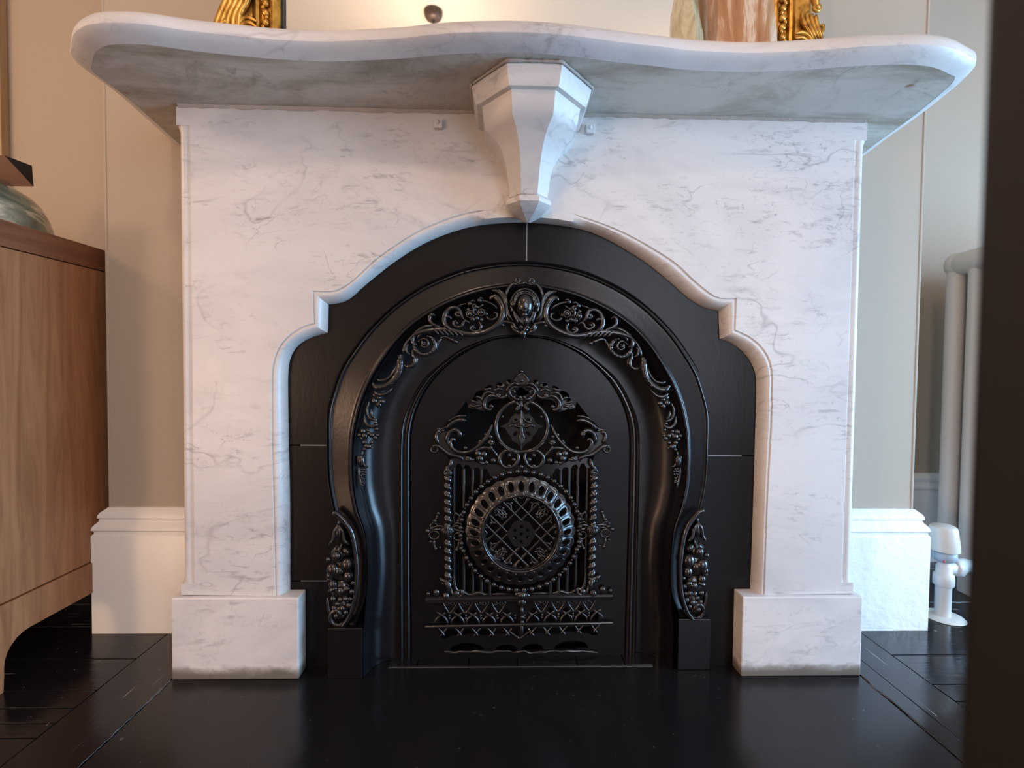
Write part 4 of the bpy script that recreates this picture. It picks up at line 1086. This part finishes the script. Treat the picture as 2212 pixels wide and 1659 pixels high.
for x in (520, 650, 790, 935):
    px = 840+x/3.95; o.stroke([(px-15, 1302), (px-8, 1298), (px, 1304), (px+8, 1298), (px+15, 1302), (px+9, 1314), (px, 1324), (px-9, 1314), (px-15, 1302)], 1.8, 0, taper=False); o.ring(px-6, 1304, 3.4, 1, -.001, 8); o.ring(px+6, 1304, 3.4, 1, -.001, 8)
o.build('heart_relief', cov)
o = Orn(YC+.001, KC)
for x in (450, 590, 718, 858, 1010):
    px = 840+x/3.95
    o.stroke([(px-10, 1322), (px, 1328), (px+8, 1323)], 2.2, -.001); o.stroke([(px-1, 1327), (px+9, 1337), (px+14, 1348)], 2.4, -.002); o.stroke([(px-1, 1328), (px-12, 1338), (px-15, 1348)], 2.4, .001)
    o.ball(px+17, 1335.5, 3.6, .001); o.stroke([(px+17, 1327), (px+17, 1334)], 2)
o.build('arcade_tracery', cov)
o = Orn(YC+.001, KC)
for x in (430, 575, 715, 850, 985):
    px = 840+x/3.95
    o.stroke([(px-2, 1356), (px+6, 1366), (px+12, 1374)], 2.2, -.001); o.stroke([(px+16, 1356), (px+10, 1366), (px+1, 1375)], 2.2)
o.stroke([(1098, 1362), (1112, 1372), (1122, 1380)], 2.4, -.002)
o.build('lower_tracery', cov)
# worn ragged foot of the cover
M_ = Mesh(); pts = []; random.seed(11)
for i in range(30):
    x = 960+i*11.4; pts.append(aty(x, 1408+random.uniform(-2.5, 2.5), YC-.003, KC))
M_.tube(pts, [random.uniform(.0018, .0042) for _ in pts], 6); cobj('ragged_edge', M_, 'rough broken casting at the foot', False)

# curb tiles in front of the cover
ct = thing('hearth_kerb', 'row of black painted tiles along the foot of the fire cover', 'tiles', (0, .04, 0))
xs = [-.270, -.213, -.108, -.008, .115, .214, .270]
for a, b_ in zip(xs, xs[1:]):
    M_ = Mesh().box(a+.0008, b_-.0008, .0265, .068, .0002, .0030+random.uniform(0, .0015), .0008)
    obj('kerb_tile', M_, M_HEARTH, ct)
obj('kerb_joint', Mesh().box(-.27, .27, .0245, .0262, .0002, .0012), M_SEAMD, ct)

# ------------------------------------------------------------------ gilt mirror on the shelf
ZS = ZB+T_
ZT = 2.25
mr = thing('gilt_mirror', 'tall gilt-framed mirror standing on the marble shelf against the wall', 'mirror', (0, .14, ZS))
xg0, xg1 = -.527, .535
obj('mirror_glass', Mesh().box(xg0-.005, xg1+.005, .150, .154, ZS+.06, ZT-.06), M_MIRROR, mr)
M_ = Mesh()
for a, b_ in ((xg0-.004, xg0), (xg1, xg1+.004)): M_.box(a, b_, .143, .156, ZS+.06, ZT-.06)
M_.box(xg0, xg1, .143, .156, ZS+.056, ZS+.06); M_.box(xg0, xg1, .143, .156, ZT-.06, ZT-.056)
obj('mirror_slip', M_, M_BLACKM, mr, label='thin black line between glass and gilding')
M_ = Mesh()
for sx, e in ((-1, xg0-.004), (1, xg1+.004)):
    prof_ = [(0, .156), (0, .136), (.006, .131), (.013, .128), (.018, .131), (.020, .138), (.040, .138), (.042, .129), (.047, .126), (.052, .129), (.060, .137), (.085, .128), (.095, .135), (.100, .156)]
    rows = [[Vector((e+sx*o_, y, z)) for o_, y in prof_] for z in (ZS+.0, ZT)]
    M_.loft(rows, flip=sx > 0)
for z0, z1, sg in ((ZS, ZS+.056, 1), (ZT-.056, ZT+.03, 1)): M_.box(xg0-.1, xg1+.1, .130, .156, z0, z1, .004)
fo = obj('gilt_frame', M_, M_GOLD, mr); autosmooth(fo, 40)
for sx, e in ((-1, xg0-.004), (1, xg1+.004)):
    M_ = Mesh(); z = ZS+.06; i = 0
    while z < ZT-.07:
        M_.blob((e+sx*.030, .134, z), .0085, .006, .0085, 8, 5, .6*sx); M_.blob((e+sx*(.026 if i % 2 else .034), .131, z+.010), .0045, .004, .005, 6, 4); z += .0205; i += 1
    obj('leaf_moulding', M_, M_GOLD, mr, label='running carved leaf bead')
# carved scroll corners
def carved(sx):
    M_ = Mesh(); e = (xg0-.052) if sx < 0 else (xg1+.052)
    def st(pts, r):
        C = catmull([Vector((e+sx*p[0], .122, p[1])) for p in pts], 5); n = len(C)
        M_.tube(C, [r*min(1, .4+3*min(i/(n-1), 1-i/(n-1))) for i in range(n)], 8)
    zc = 1.345
    if sx < 0:
        for k_ in range(5): st([(.002+.011*k_, 1.50), (.006+.010*k_, 1.42), (.016+.011*k_, 1.385), (.030+.012*k_, 1.358-.004*k_), (.034+.013*k_, 1.30)], .0065)
        for k_ in range(4): st([(-.005, 1.345-.012*k_), (.012, 1.352-.010*k_), (.028, 1.345-.011*k_), (.040, 1.325-.012*k_), (.046, 1.29)], .005)
        st([(.070, 1.30), (.072, 1.335), (.066, 1.345), (.060, 1.338)], .005); M_.blob((e-.060, .12, 1.34), .007, .007, .007)
        st([(.0, 1.40), (.030, 1.46), (.045, 1.52)], .011)
    else:
        for k_ in range(5): st([(.004, 1.350-.010*k_), (.022, 1.352-.012*k_), (.040, 1.338-.014*k_), (.054, 1.305-.012*k_), (.060, 1.26)], .005)
        for k_ in range(4): st([(.022+.010*k_, 1.405-.006*k_), (.018+.010*k_, 1.385), (.030+.008*k_, 1.362), (.048+.006*k_, 1.335)], .005)
        M_.tube([Vector((e+.049+.007*math.cos(a), .12, 1.405+.007*math.sin(a))) for a in [2*math.pi*i/12 for i in range(12)]], .004, 6, closed=True)
        M_.blob((e+.049, .117, 1.405), .005, .005, .005); st([(.060, 1.345), (.066, 1.365), (.058, 1.37)], .004); st([(.050, 1.40), (.042, 1.46), (.03, 1.52)], .009)
    return M_
for sx in (-1, 1):
    obj('carved_scroll', carved(sx), M_GOLD, mr, label='carved gilt leaf scrolls at the frame corner')

# onyx pieces on the shelf
ob = thing('onyx_obelisk', 'small pointed greenish-beige onyx crystal tower on the shelf, before the mirror', 'ornament', (.312, .02, ZS))
cx_, cy_ = .312, .022
def ring6(s, z, dx=0, n=5): return [Vector((cx_+dx+s*math.cos(2*math.pi*j/n+2.4), cy_+s*math.sin(2*math.pi*j/n+2.4), z)) for j in range(n)]
M_ = Mesh(); rows = [ring6(.045, ZS), ring6(.041, ZS+.02), ring6(.0335, 1.275), ring6(.026, 1.325, -.004), ring6(.0245, 1.345, -.003), ring6(.002, 1.43, 0)]
M_.loft(rows, closed=True, smooth=False); M_.add(rows[0], [tuple(range(5))], False)
obj('crystal_body', M_, M_ONYXG, ob)
bl = thing('onyx_slab', 'tall brown and cream banded onyx slab on the shelf, before the right side of the mirror', 'ornament', (.43, .04, ZS))
M_ = Mesh(); rows = []
random.seed(5)
for i in range(13):
    z = ZS+.42*i/12; t = i/12
    xl = .370-.006*t+random.uniform(-.0012, .0012); xr = .502-.050*t+.010*math.sin(3*t)+random.uniform(-.0015, .0015)
    if i >= 11: xl += .02*(i-10); xr -= .02*(i-10)
    rows.append([Vector(p) for p in ((xl+.004, .015, z), (xl+.05, .004, z), (xr-.03, .005, z), (xr, .022, z), (xr-.004, .060, z), (xl+.05, .078, z), (xl, .055, z))])
M_.loft(rows, closed=True, smooth=False, flip=False); M_.add(rows[0], [tuple(reversed(range(7)))], False); M_.add(rows[-1], [tuple(range(7))], False)
o2 = obj('stone_body', M_, M_ONYX, bl)
bm = bmesh.new(); bm.from_mesh(o2.data); bmesh.ops.recalc_face_normals(bm, faces=bm.faces); bm.to_mesh(o2.data); bm.free()

# ------------------------------------------------------------------ ceiling pendant (seen in the mirror)
pd = thing('ceiling_pendant', 'dark bronze ceiling disc with black cord, reflected in the mirror left of centre', 'lamp', (-.497, -1.972, ZC))
obj('ceiling_rose', Mesh().lathe((-.497, -1.972, ZC), [(.0, -.056), (.030, -.054), (.046, -.046), (.056, -.032), (.060, -.014), (.060, 0)], 28), M_BRONZE, pd)
obj('rose_hub', Mesh().lathe((-.497, -1.972, ZC-.055), [(.0, -.012), (.009, -.010), (.011, 0)], 12), M_CORD, pd)
obj('cord', Mesh().tube([(-.497, -1.972, ZC-.060), (-.497, -1.972, 2.46)], .003, 8), M_CORD, pd)
obj('bulb_holder', Mesh().lathe((-.497, -1.972, 2.42), [(.008, .045), (.018, .035), (.02, 0), (.0, -.002)], 16), M_BRONZE, pd)
g_, nt_, b_ = new_mat('frosted_bulb'); b_.inputs['Emission Color'].default_value = (1, .8, .6, 1); b_.inputs['Emission Strength'].default_value = 6
obj('bulb', Mesh().lathe((-.497, -1.972, 2.36), [(.014, .058), (.020, .04), (.032, .015), (.034, 0), (.026, -.022), (.001, -.034)], 16), g_, pd)
pend = bpy.data.objects['pendant_bulb']

# ------------------------------------------------------------------ sideboard and sculpture on the left
SX = -.968
sb = thing('walnut_sideboard', 'walnut sideboard in the left alcove, its plain end panel facing the fireplace', 'sideboard', (-1.45, .26, 0))
yF, yK = -.065, .59
obj('top_board', Mesh().box(-1.95, SX, yF-.012, yK, .827, .876, .0015), M_WALNUTT, sb)
obj('end_panel', Mesh().box(SX-.03, SX-.0015, yF, yK, .165, .8255, .001), M_WALNUT, sb)
obj('end_panel', Mesh().box(-1.95, -1.92, yF, yK, .165, .8255, .001), M_WALNUT, sb)
obj('back_panel', Mesh().box(-1.92, SX-.03, yK-.02, yK, .165, .8255), M_WALNUT, sb)
obj('door', Mesh().box(-1.455, SX-.031, yF-.002, yF+.018, .17, .824, .0015), M_WALNUT, sb)
obj('door', Mesh().box(-1.919, -1.458, yF-.002, yF+.018, .17, .824, .0015), M_WALNUT, sb)
def rail_(x0, x1):
    M_ = Mesh(); pts = [(yF, .163), (yF, .0)] + [(yF+.022, .0), (yF+.024, .03)]
    for i in range(7): a = math.pi/2*i/6; pts.append((yF+.024+.050*(1-math.cos(a)), .045+.050*math.sin(a)))
    pts += [(yK-.10, .095)]
    for i in range(7): a = math.pi/2*i/6; pts.append((yK-.10+.050*math.sin(a), .095-.050*(1-math.cos(a))))
    pts += [(yK-.04, .0), (yK, 0), (yK, .163)]
    n = len(pts); loops = [Vector((p[0], p[1], 0)) for p in pts]; tri = tessellate_polygon([loops])
    vs = [(x1, p[0], p[1]) for p in pts]+[(x0, p[0], p[1]) for p in pts]
    fs = []
    for t in tri: fs.append(tuple(t)); fs.append(tuple(i+n for i in reversed(t)))
    for i in range(n): fs.append((i, i+n, (i+1) % n+n, (i+1) % n))
    M_.add(vs, fs, False)
    bm = bmesh.new(); vv = [bm.verts.new(v) for v in M_.v]
    for f in M_.f: bm.faces.new([vv[i] for i in f])
    bmesh.ops.recalc_face_normals(bm, faces=bm.faces); bm.verts.index_update()
    R = Mesh(); R.add([v.co.copy() for v in bm.verts], [[v.index for v in f.verts] for f in bm.faces], False); bm.free(); return R
obj('leg_frame', rail_(SX-.035, SX+.002), M_WALNUT, sb); obj('leg_frame', rail_(-1.95, -1.915), M_WALNUT, sb)
obj('front_rail', Mesh().box(-1.915, SX-.035, yF, yF+.025, .11, .163, .001), M_WALNUT, sb)

sc_ = thing('marble_sculpture', 'green veined marble dome carrying a black and fawn wedge, on the sideboard', 'ornament', (-1.19, .15, .876))
M_ = Mesh().lathe((-1.262, .15, .876), [(.0, 0), (.180, 0), (.182, .004), (.179, .03), (.174, .055), (.166, .08), (.156, .100), (.143, .115), (.12, .130), (.08, .140), (.0, .145)], 48)
obj('marble_dome', M_, M_GREENM, sc_)
A = atx(10, 336, -1.075); B = atx(68, 358, -1.075); C_ = atx(72, 403, -1.075)
A.y, = (A.y,)
x2 = -1.32
M_ = Mesh().add([A, B, C_], [(0, 1, 2), (2, 1, 0)], False)
vs = [A, B, C_, Vector((x2, A.y, A.z)), Vector((x2, B.y, B.z)), Vector((x2, C_.y, C_.z))]
MW = Mesh().add(vs, [(0, 1, 4, 3), (1, 2, 5, 4), (3, 4, 5)], False)
obj('wedge_end', Mesh().add([A+Vector((.001, 0, 0)), B+Vector((.001, 0, 0)), C_+Vector((.001, 0, 0)), A, B, C_], [(0, 1, 2), (5, 4, 3), (0, 3, 4, 1), (1, 4, 5, 2), (2, 5, 3, 0)], False), M_BLACKM, sc_, label='black triangular end')
wf = obj('wedge_face', Mesh().add(vs, [(0, 1, 4, 3), (1, 2, 5, 4), (3, 4, 5), (0, 3, 5, 2), (0, 2, 1)], False), M_TAN, sc_, label='slanting fawn face')

pf = thing('picture_frame', 'wooden picture frame on the left alcove wall, above the sideboard', 'picture', (-1.8, .585, 1.55))
fx1 = -1.552; fx0 = -2.15
M_ = Mesh()
for x0, x1, z0, z1 in ((fx1-.026, fx1, 1.12, 2.0), (fx0, fx0+.026, 1.12, 2.0), (fx0+.026, fx1-.026, 1.12, 1.146), (fx0+.026, fx1-.026, 1.974, 2.0)): M_.box(x0, x1, .572, .599, z0, z1, .003)
obj('frame', M_, M_FRAMEW, pf)
obj('canvas', Mesh().box(fx0+.026, fx1-.026, .588, .594, 1.146, 1.974), M_CEIL, pf)

# ------------------------------------------------------------------ radiator and its valve on the right
rd = thing('column_radiator', 'white column radiator with rounded ends in the right alcove', 'radiator', (1.35, .32, 0))
def section():
    M_ = Mesh()
    x = 1.236
    pts = [(x, .27, .93), (x, .27, .07)]
    ring_ = []
    for yy in (.27, .335, .40):
        M_.tube([Vector((x, yy, .10+.80*i/6)) for i in range(7)], .0235, 12)
    for z0 in (.915, .10):
        M_.tube([Vector((x, .262+.0245*i, z0)) for i in range(7)], [.020, .031, .033, .033, .033, .031, .020], 14)
        M_.blob((x, .27, z0), .031, .03, .034, 14, 8); M_.blob((x, .40, z0), .031, .03, .034, 14, 8)
    return M_
S0 = section(); base = Vector((1.236, .335, 0))
s0 = obj('radiator_section', S0, M_WHITE, rd, loc=base)
for i in range(1, 9):
    o2 = s0.copy(); COL.objects.link(o2); o2.parent = rd; o2.location = s0.location+Vector((.062*i, 0, 0))
for x in (1.25, 1.72):
    obj('radiator_foot', Mesh().box(x-.012, x+.012, .30, .37, .0, .09, .003), M_WHITE, rd)
tv = thing('radiator_valve', 'white thermostatic radiator valve on a painted pipe, right of the baseboard', 'valve', (1.062, .22, 0))
VX, VY = 1.062, .222
M_ = Mesh(); prof_ = [(.0, .232), (.022, .232), (.0265, .229), (.0285, .222), (.031, .178), (.0305, .170), (.024, .168), (.0, .168)]
n = 36; rows = []
for r, h_ in prof_:
    rows.append([Vector((VX+r*(1+(.035 if (j % 3 == 0 and r > .026) else 0))*math.cos(2*math.pi*j/n)-.10*(h_-.17)*1.0, VY+r*math.sin(2*math.pi*j/n), h_)) for j in range(n)])
M_.loft(rows, closed=True); hd = obj('thermostat_head', M_, M_PLASTIC, tv); autosmooth(hd, 40)
obj('numbered_collar', Mesh().lathe((VX, VY, .168), [(.021, 0), (.025, -.003), (.0255, -.018), (.020, -.024), (.014, -.028)], 28), M_GREYP, tv, label='grey collar below the head')
obj('index_dot', Mesh().blob((VX-.018, VY-.0185, .148), .0028, .0028, .0028), M_RED, tv, label='red mark')
M_ = Mesh().lathe((VX, VY, 0), [(.012, .142), (.014, .132), (.0165, .130), (.0165, .112), (.0205, .110), (.0215, .100), (.0215, .084), (.018, .080), (.0165, .078), (.0165, .0)], 24)
M_.tube([Vector((VX, VY, .123)), Vector((VX+.045, VY+.01, .123)), Vector((VX+.075, VY+.03, .12)), Vector((1.225, .26, .105))], [.014, .018, .017, .015], 12)
M_.lathe((VX+.035, VY+.008, .123), [(.0, -.006), (.021, -.006), (.022, 0), (.022, .016), (.0, .018)], 6, axis='x')
obj('valve_body', M_, M_WHITE, tv)
obj('pipe_collar', Mesh().lathe((VX+.004, VY, 0), [(.0, .0065), (.024, .0065), (.040, .004), (.044, .0005)], 24), M_PLASTIC, tv)

# ------------------------------------------------------------------ unidentified dark upright close to the camera, right, built as a post
dr = thing('wooden_post', 'dark brown upright post, out of focus at the right edge close to the viewer', 'post', (.195, -.805, 0))
obj('shaft', Mesh().box(.147, .243, -.856, -.76, .03, 1.80, .004), M_POST, dr)
obj('foot', Mesh().box(.120, .270, -.883, -.733, 0, .0299, .004), M_POST, dr)
obj('cap', Mesh().box(.142, .248, -.861, -.755, 1.8001, 1.83, .004), M_POST, dr)
# pale worn edges of the hearth slab
random.seed(21)
for sx in (-1, 1):
    rows = []; n = 130
    for i in range(n+1):
        y = -.012-.62*i/n; g1 = max(0.05, math.sin(i*.21)*math.sin(i*.083+1)+.35); wl, wr = random.uniform(.0003, .0042)*g1, random.uniform(.0003, .0034)*g1; x = sx*.6815+random.uniform(-.0008, .0008)
        rows.append([Vector((x-wl, y, .0004)), Vector((x, y, .0014+random.uniform(0, .001))), Vector((x+wr, y, .0004))])
    obj('worn_edge', Mesh().loft(rows, smooth=False), M_SEAMD, h, label='pale worn paint along the slab edge')
